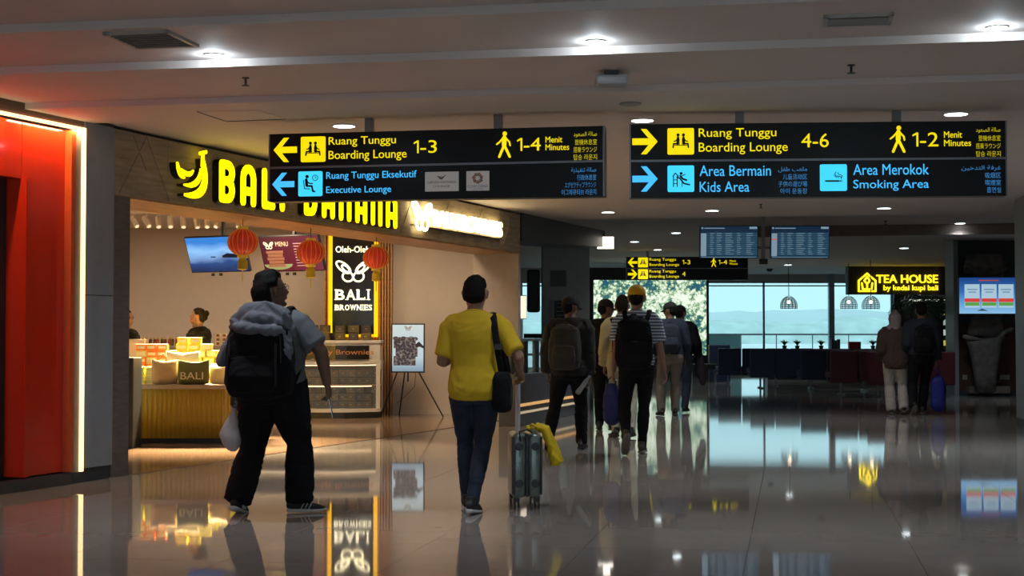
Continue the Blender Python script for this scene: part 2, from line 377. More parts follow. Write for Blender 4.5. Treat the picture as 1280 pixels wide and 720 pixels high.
# triangular relief battens
q = MB()
for k in range(9):
    x = .1 + k * 1.2
    for (x0, z0, x1, z1) in ((x, 2.56, x + .42, 3.11), (x + .42, 3.11, x + .8, 2.56), (x + .2, 3.11, x + .42, 2.8)):
        L = math.hypot(x1 - x0, z1 - z0); dx, dz = -(z1 - z0) / L * .006, (x1 - x0) / L * .006
        q.prism([(x0 + dx, z0 + dz), (x0 - dx, z0 - dz), (x1 - dx, z1 - dz), (x1 + dx, z1 + dz)], -.008, .001)
    for j in range(4): q.box(x + .02, x + .3, -.006, .001, 2.6 + j * .03, 2.606 + j * .03)
q.build('relief_pattern', m_fascia, fa)['kind'] = 'stuff'
for i in range(14):
    a = 10.48 * i / 14
    MB().bbox(a + .003, a + 10.48 / 14 - .003, .01, .74, 2.52, 2.545, .003).build('soffit_board', m_wood, fa)
MB().box(10.4, 10.5, .0, .74, 0, 2.53).build('end_post', mat('end_post', (.4, .36, .33), rough=.5), fa)

# letters: round-ended strokes
m_yel = glow('sign_yellow', (1, .80, .0), 2.2)
m_blk = mat('letter_side', (.01, .01, .01), rough=.4)
def stroke(mb, pts, w, y0, y1, seg=8):
    """flat ribbon with round ends in the x,z plane"""
    for (a, b) in zip(pts, pts[1:]):
        A, B = Vector(a), Vector(b); d = (B - A)
        th = math.atan2(d.y, d.x); poly = []
        for k in range(seg + 1):
            t = th - math.pi / 2 + math.pi * k / seg; poly.append((B.x + w / 2 * math.cos(t), B.y + w / 2 * math.sin(t)))
        for k in range(seg + 1):
            t = th + math.pi / 2 + math.pi * k / seg; poly.append((A.x + w / 2 * math.cos(t), A.y + w / 2 * math.sin(t)))
        mb.prism(poly, y0, y1)
def arcp(cx, cz, rx, rz, a0, a1, n=8): return [(cx + rx * math.cos(R(a0 + (a1 - a0) * i / n)), cz + rz * math.sin(R(a0 + (a1 - a0) * i / n))) for i in range(n + 1)]
def glyph(ch, w, h, s):
    a, b = s / 2, w - s / 2; t = h - s / 2; r = (b - a) / 2; z0 = s / 2; m = h * .52
    if ch == 'B': return [[(a, z0), (a, t), ] , [(a, t), (a + r, t)] + arcp(a + r, (t + m) / 2, r, (t - m) / 2, 90, -90, 6)[1:] + [(a, m)], [(a + r, m)] + arcp(a + r, (m + z0) / 2, r, (m - z0) / 2, 90, -90, 6)[1:] + [(a, z0)]]
    if ch in 'An': return [[(a, z0), (a, t - r)] + arcp(a + r, t - r, r, r, 180, 0, 8)[1:] + [(b, z0)]] + ([[(a, h * .36), (b, h * .36)]] if ch == 'A' else [])
    if ch == 'L': return [[(a, t), (a, z0), (b, z0)]]
    if ch == 'I': return [[(a, z0), (a, t)]]
ls = [('B', 1.66, .28), ('A', 2.07, .29), ('L', 2.5, .26), ('I', 2.88, .09), ('B', 3.42, .28), ('A', 3.84, .29), ('n', 4.26, .29), ('A', 4.68, .29), ('n', 5.10, .29), ('A', 5.52, .3)]
sg = thing('shop_sign', 'big glowing yellow rounded capital letters on the fascia, two words', 'sign', SW(1.6), LA)
for ch, s0, w in ls:
    q = MB(); q.M = Matrix.Translation((s0 - 1.6, 0, 2.6)); e = MB(); e.M = q.M.copy()
    for st in glyph(ch, w, .43, .085): stroke(q, st, .085, -.09, -.075); stroke(e, st, .095, -.075, 0)
    l = q.build('letter', m_yel, sg); e.build('letter_side', m_blk, l)
bn = thing('banana_sign', 'glowing yellow sign shaped like a bunch of three bananas', 'sign', SW(1.15), LA)
def crescent(p0, p1, p2, w, n=12):
    pts = []; lo = []
    for i in range(n + 1):
        t = i / n; x = (1 - t) ** 2 * p0[0] + 2 * t * (1 - t) * p1[0] + t * t * p2[0]; z = (1 - t) ** 2 * p0[1] + 2 * t * (1 - t) * p1[1] + t * t * p2[1]
        dx = 2 * (1 - t) * (p1[0] - p0[0]) + 2 * t * (p2[0] - p1[0]); dz = 2 * (1 - t) * (p1[1] - p0[1]) + 2 * t * (p2[1] - p1[1]); L = math.hypot(dx, dz)
        ww = w * math.sin(math.pi * (t * .9 + .05)) ** .7; pts.append((x - dz / L * ww, z + dx / L * ww)); lo.append((x + dz / L * ww, z - dx / L * ww))
    return pts, lo
for k, (p0, p1, p2, w) in enumerate([((.2, 3.0), (.36, 2.60), (-.12, 2.62), .045), ((.165, 2.9), (.15, 2.70), (-.13, 2.715), .028), ((.03, 2.87), (-.04, 2.78), (-.19, 2.86), .024), ((-.12, 2.78), (-.22, 2.79), (-.25, 2.92), .024)]):
    a, b = crescent(p0, p1, p2, w); q = MB(); e = MB()
    for i in range(len(a) - 1):
        poly = [a[i], a[i + 1], b[i + 1], b[i]]
        q.prism(poly, -.09, -.075); e.prism(poly, -.075, 0)
    f = q.build('banana', m_yel, bn); e.build('sign_side', m_blk, f)
q = MB(); stroke(q, [(.15, 3.045), (.25, 3.07)], .035, -.09, -.075); stroke(q, [(.2, 3.05), (.19, 2.93)], .04, -.09, -.075); q.build('stem', m_yel, bn)

# second, blown out sign: butterfly mark and words
m_wh = glow('sign_warm_white', (1, .82, .42), 7)
def wings(mb, cx, cz, s, y0, y1, w=None):
    w = w or .06 * s
    for sx in (-1, 1):
        for (ox, oz, rx, rz, rot) in ((.31, .17, .27, .12, 38), (.24, .13, .15, .07, 42), (.17, -.13, .17, .15, 20)):
            pts = []
            for k in range(15):
                a = 2 * math.pi * k / 14; x = rx * math.cos(a); z = rz * math.sin(a); c, sn = math.cos(R(rot)), math.sin(R(rot))
                pts.append((cx + sx * s * (ox + x * c - z * sn), cz + s * (oz + x * sn + z * c)))
            stroke(mb, pts, w, y0, y1, 4)
s2 = thing('second_shop_sign', 'smaller blown out warm white letters with a butterfly mark on the fascia', 'sign', SW(6.4), LA)
q = MB(); wings(q, .25, 2.8, .55, -.07, -.05); q.build('butterfly_mark', m_wh, s2)
q = text_mb('BALI BROWNIES', .62, 3.15, 2.72, 2.94, y=-.07, d=.03, off=.03); q.build('lettering', m_wh, s2)
MB().box(0, 3.2, -.045, 0, 2.69, 2.7).build('mounting_rail', m_blk, s2)

# lanterns
m_lan = mat('lantern_red', (.55, .02, .012), rough=.45, var=.1, emit=.12, ecol=(1, .06, .02))
m_gold = mat('lantern_gold', (.75, .5, .05), rough=.4, emit=.1, ecol=(1, .6, .05))
def lantern(s, zc, label):
    t = thing('paper_lantern', label, 'lantern', SW(s, .3, zc), 0, 'round red lanterns under the fascia')
    q = MB(); prof = []
    N = 20
    for i in range(N * 3 + 1):
        a = math.pi * (.06 + .88 * i / (N * 3)); r = .165 * math.sin(a)
        prof.append((r, -.145 * math.cos(a)))
    q.lathe(prof, 36)
    vs = q.v
    for v in vs:
        an = math.atan2(v.y, v.x); k = 1 - .035 * abs(math.sin(an * 9)); v.x *= k; v.y *= k
    q.build('shade', m_lan, t, True)
    q = MB()
    for k in range(18):
        an = math.pi * 2 * (k + .0) / 18; q.tube([(1.01 * .165 * math.sin(a) * math.cos(an), 1.01 * .165 * math.sin(a) * math.sin(an), -.146 * math.cos(a)) for a in [math.pi * (.06 + .88 * i / 12) for i in range(13)]], .0022, 4)
    q.build('rib_set', m_gold, t)
    MB().lathe([(.045, .135), (.06, .14), (.06, .165), (.045, .17)], 16).build('top_ring', m_gold, t)
    MB().lathe([(.05, -.17), (.06, -.165), (.06, -.14), (.045, -.135)], 16).build('bottom_ring', m_gold, t)
    q = MB(); q.lathe([(.028, -.3), (.055, -.29), (.052, -.2), (.03, -.17)], 14); q.build('tassel', mat('tassel_yellow', (.75, .55, .03), rough=.7), t)
    q = MB(); q.tube([(0, 0, -.29), (0, 0, -.42)], .006); q.build('tassel_cord', m_gold, t)
    q = MB(); q.tube([(0, 0, .16), (0, 0, 2.53 - zc)], .004); q.build('hanging_cord', m_blk, t)
lantern(slt(303, .3), at(303, 300, 15.9).z, 'nearest and largest red lantern, hanging left of the menu screen')
lantern(slt(388, .3), at(388, 313, 17.3).z, 'red lantern hanging in front of the maroon menu screen')
lantern(slt(470, .3), at(470, 320, 18.9).z, 'smallest red lantern, hanging before the tall illuminated shop board')

# ---------------------------------------------------------------- shop interior
YB = 24.6
q = MB(); q.box(-9.5, -2.0, YB, YB + .2, 0, 3.5); struct(q.build('wall_shop', m_shopwall))
q = MB(); q.box(-9.7, -9.5, 11, YB, 0, 3.5); struct(q.build('wall_shop_side', m_shopwall))
yw2 = 24.3
q = MB(); q.box((482 - 640) / FPX * yw2, .10, yw2 - .0, yw2 + .2, 0, 3.12); struct(q.build('wall_shop_end', m_shopwall))
q = MB(); q.box(-2.0, .12, yw2 - .02, yw2, .0, .06); struct(q.build('baseboard_shop', m_white))
q = MB(); q.plan([(0, .74), (10.6, .74), (10.6, 3), (10, 10), (-3, 10), (-3, .74)], 3.0, 3.1); inL(struct(q.build('ceiling_shop', m_shopwall)))
def X(px, Y): return (px - 640) / FPX * Y
# track lights
tr = thing('lighting_track', 'white ceiling track holding the shop spotlights', 'lighting track', (0, 0, 0))
trY = 19.5
xa, xb = (150 - 640) / FPX * trY, (330 - 640) / FPX * trY
tr.location = (xa, trY, 2.83); MB().box(0, xb - xa, -.02, .02, 0, .03).build('rail', m_white, tr)
for xx in (.1, .9, 1.7): MB().tube([(xx, 0, .03), (xx, 0, .17)], .006).build('hanger', m_white, tr)
m_spot = mat('spot_white', (.88, .85, .8), rough=.5)
first = None
for si, px in enumerate( (167, 182, 197, 212, 228, 245, 258, 271, 300)):
    x = (px - 640) / FPX * trY; tgt = Vector((X(random.uniform(205, 300), 18.3), 18.15 + random.uniform(-.15, .35), .95))
    t = thing('track_spotlight', '%s white cylindrical spotlight from the left on the shop ceiling track' % ORD[si], 'spotlight', (x, trY, 2.83), 0, 'spotlights on the shop track')
    q = MB(); q.tube([(0, 0, 0), (0, 0, -.07)], .008); q.build('stem', m_white, t)
    d = (tgt - t.location).normalized(); rot = d.to_track_quat('-Z', 'Y').to_matrix().to_4x4()
    q = MB(); q.M = Matrix.Translation((0, 0, -.1)) @ rot; q.lathe([(.03, .08), (.034, .07), (.034, -.09), (.028, -.095)], 16); q.build('lamp_body', m_spot, t, False)
    q = MB(); q.M = Matrix.Translation((0, 0, -.1)) @ rot; q.lathe([(.024, -.0955), (.024, -.0975)], 12); q.build('lamp_lens', glow('spot_lens', (1, .85, .6), .9), t)
    ld = bpy.data.lights.new('spot', 'SPOT'); ld.energy = 1500; ld.color = (1, .72, .4); ld.spot_size = R(48); ld.spot_blend = .6; ld.shadow_soft_size = .05
    lo = bpy.data.objects.new('spot_light', ld); COL.objects.link(lo); lo.parent = t; lo.location = Vector((0, 0, -.1)) + d * .12; lo.rotation_euler = d.to_track_quat('-Z', 'Y').to_euler()
# unseen panel lamps added to light the shop interior
def area(loc, sx, sy, e, col, rot=(0, 0, 0)):
    ld = bpy.data.lights.new('area', 'AREA'); ld.shape = 'RECTANGLE'; ld.size = sx; ld.size_y = sy; ld.energy = e; ld.color = col
    o = bpy.data.objects.new('added_lamp_light', ld); COL.objects.link(o); o.location = loc; o.rotation_euler = rot; return o
for (x, y) in ((-6.2, 21.5), (-3.6, 22.3), (-1.4, 22.2), (-6, 17.5)):
    t = thing('added_panel_lamp', 'added warm panel lamp out of view, lighting the shop interior', 'ceiling lamp', (x, y, 2.995), 0, 'added lamps in the shop ceiling')
    MB().box(-.32, .32, -.32, .32, -.006, .003).build('diffuser', glow('added_panel_glow', (1, .8, .58), 3), t)
    a = area((0, 0, -.02), .6, .6, 42, (1, .76, .5)); a.parent = t

# screens
def screen(name, label, w, h, face_mat, loc, rz=0, tilt=0, frame=.015, depth=.05, cat='screen', group=None, fm=None):
    t = thing(name, label, cat, loc, rz, group); T = Matrix.Rotation(R(tilt), 4, 'X')
    q = MB(); q.M = T; q.bbox(-w / 2, w / 2, 0, depth, -h / 2, h / 2, .006); q.build('housing', fm or m_black, t)
    q = MB(); q.M = T; q.box(-w / 2 + frame, w / 2 - frame, -.003, .001, -h / 2 + frame, h / 2 - frame); f = q.build('display', face_mat, t)
    return t, T
def nodemat(name, fn, emit=1.0, rough=.25):
    m = bpy.data.materials.new(name); m.use_nodes = True; n = m.node_tree; b = n.nodes['Principled BSDF']; b.inputs['Base Color'].default_value = (.01, .01, .01, 1); b.inputs['Roughness'].default_value = rough
    t = n.nodes.new('ShaderNodeTexCoord'); s = n.nodes.new('ShaderNodeSeparateXYZ'); n.links.new(t.outputs['Generated'], s.inputs[0])
    c = fn(n, t, s); n.links.new(c, b.inputs['Emission Color']); b.inputs['Emission Strength'].default_value = emit
    return m
def ramp(n, src, stops):
    r = n.nodes.new('ShaderNodeValToRGB'); r.color_ramp.elements[0].position = stops[0][0]; r.color_ramp.elements[0].color = (*stops[0][1], 1)
    r.color_ramp.elements[1].position = stops[-1][0]; r.color_ramp.elements[1].color = (*stops[-1][1], 1)
    for p, c in stops[1:-1]: e = r.color_ramp.elements.new(p); e.color = (*c, 1)
    n.links.new(src, r.inputs[0]); return r.outputs[0]
def f_sea(n, t, s):
    no = n.nodes.new('ShaderNodeTexNoise'); no.inputs['Scale'].default_value = 2.2; n.links.new(t.outputs['Generated'], no.inputs['Vector'])
    ma = n.nodes.new('ShaderNodeMath'); ma.operation = 'MULTIPLY_ADD'; ma.inputs[1].default_value = .35; n.links.new(no.outputs['Fac'], ma.inputs[0]); n.links.new(s.outputs['Z'], ma.inputs[2])
    return ramp(n, ma.outputs[0], [(.1, (.005, .015, .06)), (.42, (.02, .06, .2)), (.55, (.12, .22, .45)), (.75, (.25, .5, .85)), (1, (.03, .2, .6))])
m_sea = nodemat('sea_picture', f_sea, 1.2)
tvy = 22.6
t, T = screen('wall_television', 'tilted television showing a blue evening seascape', 1.1, .56, m_sea, at(271, 318, tvy), -R(28), 20)
q = MB(); q.M = T; q.prism([(.1, -.02), (.2, .015), (.34, .0), (.47, -.03), (.47, -.06), (.1, -.05)], -.006, -.003); q.box(-.12, -.03, -.006, -.003, -.045, -.03); q.build('island_silhouette', glow('island', (.005, .01, .03), .6), t)
MB().box(.06, .1, .03, .07, .2, 3.0 - t.location.z).build('ceiling_mount', m_black, t)
MB().box(-.1, -.06, -.0, .03, -.32, -.28).build('bracket_foot', m_black, t); MB().box(.05, .09, 0, .03, -.32, -.28).build('bracket_foot', m_black, t)
m_mar = nodemat('menu_maroon', lambda n, t, s: ramp(n, s.outputs['X'], [(0, (.10, .008, .02)), (.5, (.16, .01, .025)), (1, (.2, .03, .06))]), 1.0)
t, T = screen('menu_television', 'tilted television showing a maroon menu with a cake picture', 1.1, .56, m_mar, at(364, 317, tvy), -R(28), 20)
q = MB(); q.M = T; text_mb('MENU', -.25, -.02, .12, .19, -.006, .002, mb=q); q.build('menu_title', glow('menu_text', (.9, .6, .4), .6), t)
q = MB(); q.M = T; wings(q, -.38, .13, .16, -.006, -.004, .014); q.build('menu_emblem', glow('menu_mark', (.9, .9, .6), .8), t)
q = MB(); q.M = T
for k in range(5): q.bbox(-.45 + .02 * (k % 2), -.14 - .015 * (k % 2), -.007, -.003, -.2 + k * .052, -.156 + k * .052, .0015)
q.build('cake_picture', glow('cake_brown', (.35, .14, .07), .7), t)
q = MB(); q.M = T; q.prism(arcp(-.27, -.16, .26, .085, 180, 360, 12), -.0045, -.003); q.build('plate_picture', glow('plate_green', (.35, .45, .2), .5), t)
q = MB(); q.M = T
for k in range(9): q.box(.07, .07 + .2 + .13 * ((k * 7) % 3) / 2, -.006, -.004, .15 - k * .043, .162 - k * .043)
q.build('menu_rows', glow('menu_rows', (.7, .35, .35), .6), t)
MB().box(.0, .04, .03, .07, .2, 3.0 - t.location.z).build('ceiling_mount', m_black, t)
MB().box(-.1, -.06, -.0, .03, -.32, -.28).build('bracket_foot', m_black, t); MB().box(.03, .07, 0, .03, -.32, -.28).build('bracket_foot', m_black, t)

# tall shop board on a slatted timber pillar
py_ = 24.1
def X(px, Y): return (px - 640) / FPX * Y
k24 = py_ / FPX
pl = thing('slatted_pillar', 'orange brown slatted timber pillar behind the tall shop board', 'pillar', (X(447, py_), py_, 0))
MB().box(X(405, py_) - X(447, py_), X(490, py_) - X(447, py_), .12, .6, 0, 3.0).build('core', m_wood, pl)
sm = MB().box(-.014, .014, 0, .13, 0, 3.0).mesh('slat', m_wood)
w0, w1 = X(405, py_) - X(447, py_), X(490, py_) - X(447, py_)
N = 24
for k in range(N): link('slat', sm, pl, (w0 + .014 + (w1 - w0 - .028) * k / (N - 1), 0, 0))
zt_, zb_ = at(0, 291, py_).z, at(0, 418, py_).z
bd = thing('shop_board', 'tall black illuminated board with butterfly mark and white serif words in a yellow frame', 'sign', (X(442, py_), py_ - .06, 0))
bw = (472 - 412) * k24 / 2
MB().box(-bw, bw, 0, .05, zb_, zt_).build('panel', mat('board_black', (.012, .01, .01), rough=.2), bd)
my = glow('frame_yellow', (1, .5, .0), 1.3)
q = MB(); q.box(-bw - .01, -bw + .05, -.02, .05, zb_ - .04, zt_); q.box(bw - .05, bw + .01, -.02, .05, zb_ - .04, zt_); q.box(-bw, bw, -.02, .05, zb_ - .04, zb_); q.build('frame', my, bd)
m_bl = glow('board_letters', (1, .9, .6), 1.8)
def serif(mb, word, x0, x1, z0, z1, y, d):
    """capital letters with slab serifs"""
    n = len(word); ws = {'I': .45, 'W': 1.35, 'L': .9, 'S': .8, 'E': .9}; tot = sum(ws.get(c, 1) for c in word) ; x = x0; h = z1 - z0
    for c in word:
        w = (x1 - x0) * ws.get(c, 1) / tot; a, b = x + w * .06, x + w * .92
        text_mb(c, a, b, z0, z1, y, d, mb=mb, off=.02) if c != 'I' else mb.box(x + w * .36, x + w * .64, y, y + d, z0, z1)
        s = h * .07; e = w * .1
        def sf(cx, z, ww): mb.box(cx - ww, cx + ww, y, y + d, z, z + s)
        if c in 'BRELN': sf(a + w * .06, z0, w * .13); sf(a + w * .06, z1 - s, w * .13)
        if c in 'A': sf(a + w * .06, z0, w * .14); sf(b - w * .06, z0, w * .14)
        if c in 'RN': sf(b - w * .05, z0, w * .1)
        if c == 'N': sf(b - w * .05, z1 - s, w * .13)
        if c == 'W': sf(a + w * .05, z1 - s, w * .12); sf(b - w * .05, z1 - s, w * .12)
        if c == 'I': sf(x + w / 2, z0, w * .42); sf(x + w / 2, z1 - s, w * .42)
        if c in 'EL': mb.box(b - s, b, y, y + d, z0, z0 + h * .28)
        if c == 'E': mb.box(b - s, b, y, y + d, z1 - h * .25, z1)
        x += w
def bz(py): return at(0, py, py_).z
q = text_mb('Oleh-Oleh', X(420, py_) - X(442, py_), X(462, py_) - X(442, py_), bz(316), bz(308), -.03, .02, off=.01); q.build('lettering', m_bl, bd)
q = MB(); wings(q, 0, bz(341), .5, -.03, -.01, .026); q.build('butterfly_mark', m_bl, bd)
q = MB(); serif(q, 'BALI', X(419, py_) - X(442, py_), X(464, py_) - X(442, py_), bz(375), bz(362), -.03, .02); q.build('lettering', m_bl, bd)
q = MB(); serif(q, 'BROWNIES', X(419, py_) - X(442, py_), X(466, py_) - X(442, py_), bz(388), bz(381), -.03, .02); q.build('lettering', m_bl, bd)

# curved white counter
cy = 23.0
ct = thing('curved_display_counter', 'white curved display counter with shelves of dark boxes behind glass', 'counter', (X(400, cy), cy, 0))
def cpath(r=0.0, n=10):
    """front outline, left to right then round the corner to the back; r shrinks it"""
    xl = -1.05; xr = X(474, cy) - X(400, cy) - r
    pts = [(xl, .12 + r)]
    for k in range(n + 1):
        t = k / n; x = xl + .3 + (xr - xl - .3) * t; y = r + .12 - .12 * math.sin(math.pi * min(1, t * 1.15) * .5) + .28 * max(0, t - .55) ** 2 / .2
        pts.append((x, y))
    return pts
def cslab(mb, z0, z1, r=0): f = cpath(r); mb.plan(f + [(f[-1][0], .8), (f[0][0], .8)], z0, z1)
m_ctr = mat('counter_white', (.7, .66, .6), rough=.3)
for z0, z1, r in ((1.15, 1.19, 0), (.83, .875, 0), (.1, .15, 0)): q = MB(); cslab(q, z0, z1, r); q.build('counter_slab', m_ctr, ct)
q = MB(); cslab(q, .0, .1, .05); q.build('plinth', m_dark, ct)
q = MB(); cslab(q, .875, 1.15, .015); q.build('band', m_ctr, ct)
q = MB(); cslab(q, .50, .515, .03); q.build('shelf', mat('lit_shelf', (.5, .33, .2), rough=.4), ct)
xr = X(474, cy) - X(400, cy)
MB().box(xr - .07, xr - .005, .26, .8, .15, .83).build('side_post', m_ctr, ct)
MB().box(-1.05, xr - .1, .7, .76, .15, .83).build('back_panel', mat('counter_back', (.35, .22, .14)), ct)
q = MB(); f = [p for p in cpath(-.002) if p[0] < X(468, cy) - X(400, cy)]
for (a, b) in zip(f, f[1:]): q.add([(a[0], a[1] - .012, .90), (b[0], b[1] - .012, .90), (b[0], b[1] - .012, 1.11), (a[0], a[1] - .012, 1.11), (a[0], a[1] + .004, .90), (b[0], b[1] + .004, .90), (b[0], b[1] + .004, 1.11), (a[0], a[1] + .004, 1.11)], [(0, 1, 2, 3), (7, 6, 5, 4), (0, 4, 5, 1), (3, 2, 6, 7), (0, 3, 7, 4), (1, 5, 6, 2)])
q.build('banner', mat('banner_black', (.012, .011, .01), rough=.35), ct)
q = text_mb('Fudgy Brownies', X(388, cy) - X(400, cy), X(466, cy) - X(400, cy), .95, 1.05, -.03, .004)
for v in q.v:
    pts = cpath(0)
    for a, b in zip(pts, pts[1:]):
        if a[0] <= v.x <= b[0]: v.y += a[1] + (b[1] - a[1]) * (v.x - a[0]) / (b[0] - a[0]); break
q.build('lettering', glow('banner_text', (.6, .22, .06), .35), ct)
q = MB(); f = cpath(.01)
for (a, b) in zip(f, f[1:]): q.add([(a[0], a[1], .15), (b[0], b[1], .15), (b[0], b[1], .83), (a[0], a[1], .83), (a[0], a[1] + .006, .15), (b[0], b[1] + .006, .15), (b[0], b[1] + .006, .83), (a[0], a[1] + .006, .83)], [(0, 1, 2, 3), (7, 6, 5, 4), (3, 2, 6, 7), (0, 4, 5, 1)])
q.build('glass_front', mat('counter_glass', (.7, .8, .85), rough=.03, alpha=.06, var=0), ct)
for z in (.81, .49):
    q = MB(); f = cpath(.06)
    q.tube([(a[0], a[1], z) for a in f], .008, 6); q.build('shelf_lamp', glow('shelf_lamp', (1, .75, .45), 2), ct)
# brownie boxes: one prototype, copies share the mesh
m_bx = mat('brownie_box', (.03, .02, .016), rough=.35, var=.3); m_gl = mat('gold_print', (.16, .11, .07), rough=.4)
def bx_proto():
    t = thing('brownie_box', 'dark brown printed snack box stacked on the white curved counter', 'box', (0, 0, 0), 0, 'dark boxes on top of the curved counter')
    MB().bbox(-.075, .075, -.05, .05, 0, .115, .004).build('carton', m_bx, t)
    q = MB(); q.box(-.055, .055, -.0525, -.0495, .02, .026); q.box(-.055, .055, -.0525, -.0495, .085, .09); q.box(-.02, .02, -.0525, -.0495, .045, .07); q.build('print_band', m_gl, t); return t
bp = bx_proto(); used = False
def putbox(loc, rz, label=None, group=None):
    global used
    if not used: o = bp; used = True; o.location = loc; o.rotation_euler = (0, 0, rz)
    else: o = dup(bp, loc, rz)
    if label: o['label'] = label
    if group: o['group'] = group
    return o
for bi, px in enumerate((388, 403, 422, 439, 455)):
    for lv in (0, 1): putbox(Vector((X(px, cy), cy + .35, 1.19 + .118 * lv)), random.uniform(-.15, .15), '%s dark snack box of the %s pair on top of the curved counter' % (('lower', 'upper')[lv], ('leftmost', 'second', 'middle', 'fourth', 'rightmost')[bi]))
putbox(Vector((X(412, cy), cy + .47, 1.19)), 1.4, 'dark snack box turned sideways behind the others on the curved counter')
for zz, n, lab in ((.516, 2, 'upper'), (.151, 2, 'lower')):
    for i in range(14):
        for lv in range(n + (1 if zz < .3 and i % 3 else 0)):
            x = X(384, cy) + (i - 5) * .127
            o = putbox(Vector((x, cy + .30 + .03 * (i % 2), zz + .1165 * lv)), random.uniform(-.06, .06), 'dark snack box, %s from the left, %s layer, on the %s shelf behind curved glass' % (ORD[i], ('bottom', 'second', 'third')[lv], lab), 'boxes on the %s shelf of the curved counter' % lab)

# easel screen
ey = 23.5
ex = X(510, ey); zc = at(510, 435, ey).z
def f_easel(n, t, s):
    return ramp(n, s.outputs['Z'], [(0, (.2, .3, .38)), (.3, (.5, .6, .64)), (1, (.6, .68, .66))])
et, T = screen('easel_screen', 'portrait screen on a black tripod easel showing stacked dark cakes', .52, .76, nodemat('easel_picture', f_easel, 1.0), (ex, ey, zc), 0, -4, .02, .04)
q = MB(); q.M = T
for k in range(3): q.bbox(-.22 + .03 * (k % 2), .12 + .03 * (k % 2), -.008 - .001 * k, -.003, -.27 + k * .135, -.125 + k * .135, .002)
for k in range(6): q.ball((-.19 + .06 * k, -.006, .15 - .01 * (k % 2)), (.045, .002, .03), 10, 6)
q.build('cake_picture', nodemat('cake_dark', lambda n, t, s: ramp(n, (lambda v: (n.links.new(t.outputs['Object'], v.inputs['Vector']), v.inputs['Scale'].__setattr__('default_value', 28), v.outputs['Distance'])[2])(n.nodes.new('ShaderNodeTexVoronoi')), [(0, (.01, .008, .01)), (.5, (.06, .04, .045)), (1, (.3, .25, .22))]), 1.0), et)
q = MB(); q.M = T; q.prism([(.12, .06), (.17, .1), (.25, .02), (.25, -.01), (.18, .02), (.12, .0)], -.008, -.004); q.build('fork_picture', glow('fork_pic', (.02, .02, .03), .5), et)
q = MB(); q.M = T; wings(q, 0, .3, .1, -.006, -.004, .008); q.build('emblem', glow('easel_mark', (.25, .2, .15), .8), et)
for (dx, dy, px) in ((-.17, -.05, -.42), (.17, -.05, .55), (-.05, .35, -.16)):
    q = MB(); q.tube([(dx * .5, .03, .0), (dx, .03, -.38), (px, dy, -zc + .01)], .011, 8); q.build('leg', m_black, et)
q = MB(); q.tube([(.0, .03, -.36), (.0, .03, -.52)], .012); q.build('crank_handle', m_black, et)
q = MB(); q.tube([(.12, .03, -.38), (.1, .05, -.6), (-.05, .04, -.75), (-.2, .3, -zc + .2)], .004, 6); q.build('cable', m_black, et)
q = MB(); q.bbox(-.04, .04, -.015, .0, -.06, .06, .004); o = q.build('wall_socket', m_white); o.location = (X(492, yw2), yw2 - .0, at(0, 500, yw2).z); tag(o, 'white wall socket low on the shop wall behind the easel', 'socket')

# ribbed yellow counter
ry = 17.75
m_yc = mat('yellow_rib', (.36, .26, .02), rough=.35, var=.08)
yc = thing('ribbed_counter', 'yellow ribbed counter with rounded corner carrying the snack display', 'counter', (X(168, ry), ry, 0))
LWc = X(297, ry) - X(168, ry); zt2 = at(0, 481, ry).z
rr = .14
def yout(o=0): return [(0, -o), (LWc - rr, -o)] + [(LWc - rr + (rr + o) * math.sin(R(a)), rr - (rr + o) * math.cos(R(a))) for a in range(15, 91, 15)] + [(LWc + o, 1.0), (0, 1.0)]
q = MB(); q.plan(yout(0), .07, zt2 - .05); q.build('body', m_yc, yc)
q = MB(); q.plan(yout(-.03), 0, .07); q.build('plinth', m_dark, yc)
q = MB(); q.plan(yout(.03), zt2 - .05, zt2); q.build('worktop', mat('worktop', (.3, .24, .18), rough=.35), yc)
rm = MB().lathe([(.022, .07), (.022, zt2 - .05)], 10).mesh('rib', m_yc, True)
kx = .03
while kx < LWc - rr: link('rib', rm, yc, (kx, .004, 0)); kx += .056
for a in (20, 45, 70): link('rib', rm, yc, (LWc - rr + rr * math.sin(R(a)), rr - rr * math.cos(R(a)), 0))
for k in range(9): link('rib', rm, yc, (LWc, rr + .06 + k * .056, 0))
# grey stand left of it
q = MB(); q.bbox(-.16, .16, -.2, .2, 0, 1.02, .01); o = q.build('grey_stand', m_dark); o.location = (X(155, 17.2), 17.2, 0); tag(o, 'dark grey box stand half hidden by the shop pillar', 'stand')

# goods on the ribbed counter
m_y1 = mat('pack_yellow', (.85, .72, .08), rough=.4, var=.08); m_y2 = mat('pack_pale', (.9, .85, .35), rough=.4, var=.1); m_or = mat('pack_orange', (.85, .25, .05), rough=.4, var=.12); m_gr = mat('pack_lime', (.6, .7, .1), rough=.4)
m_lb = mat('pack_label', (.9, .88, .7), rough=.5)
def pack(m, w, d, h, lab, grp, loc, rz, cache={}):
    key = (m.name, w, h)
    if key not in cache:
        cache[key] = (MB().bbox(-w / 2, w / 2, -d / 2, d / 2, 0, h, .004).mesh('carton', m), MB().box(-w * .36, w * .36, -d / 2 - .0015, -d / 2 + .001, h * .3, h * .72).mesh('pack_label', m_lb))
    t = thing('snack_pack', lab, 'snack pack', loc, rz, grp); link('carton', cache[key][0], t); link('pack_label', cache[key][1], t)
ztop = zt2
g = 'yellow snack packs piled on the ribbed counter'
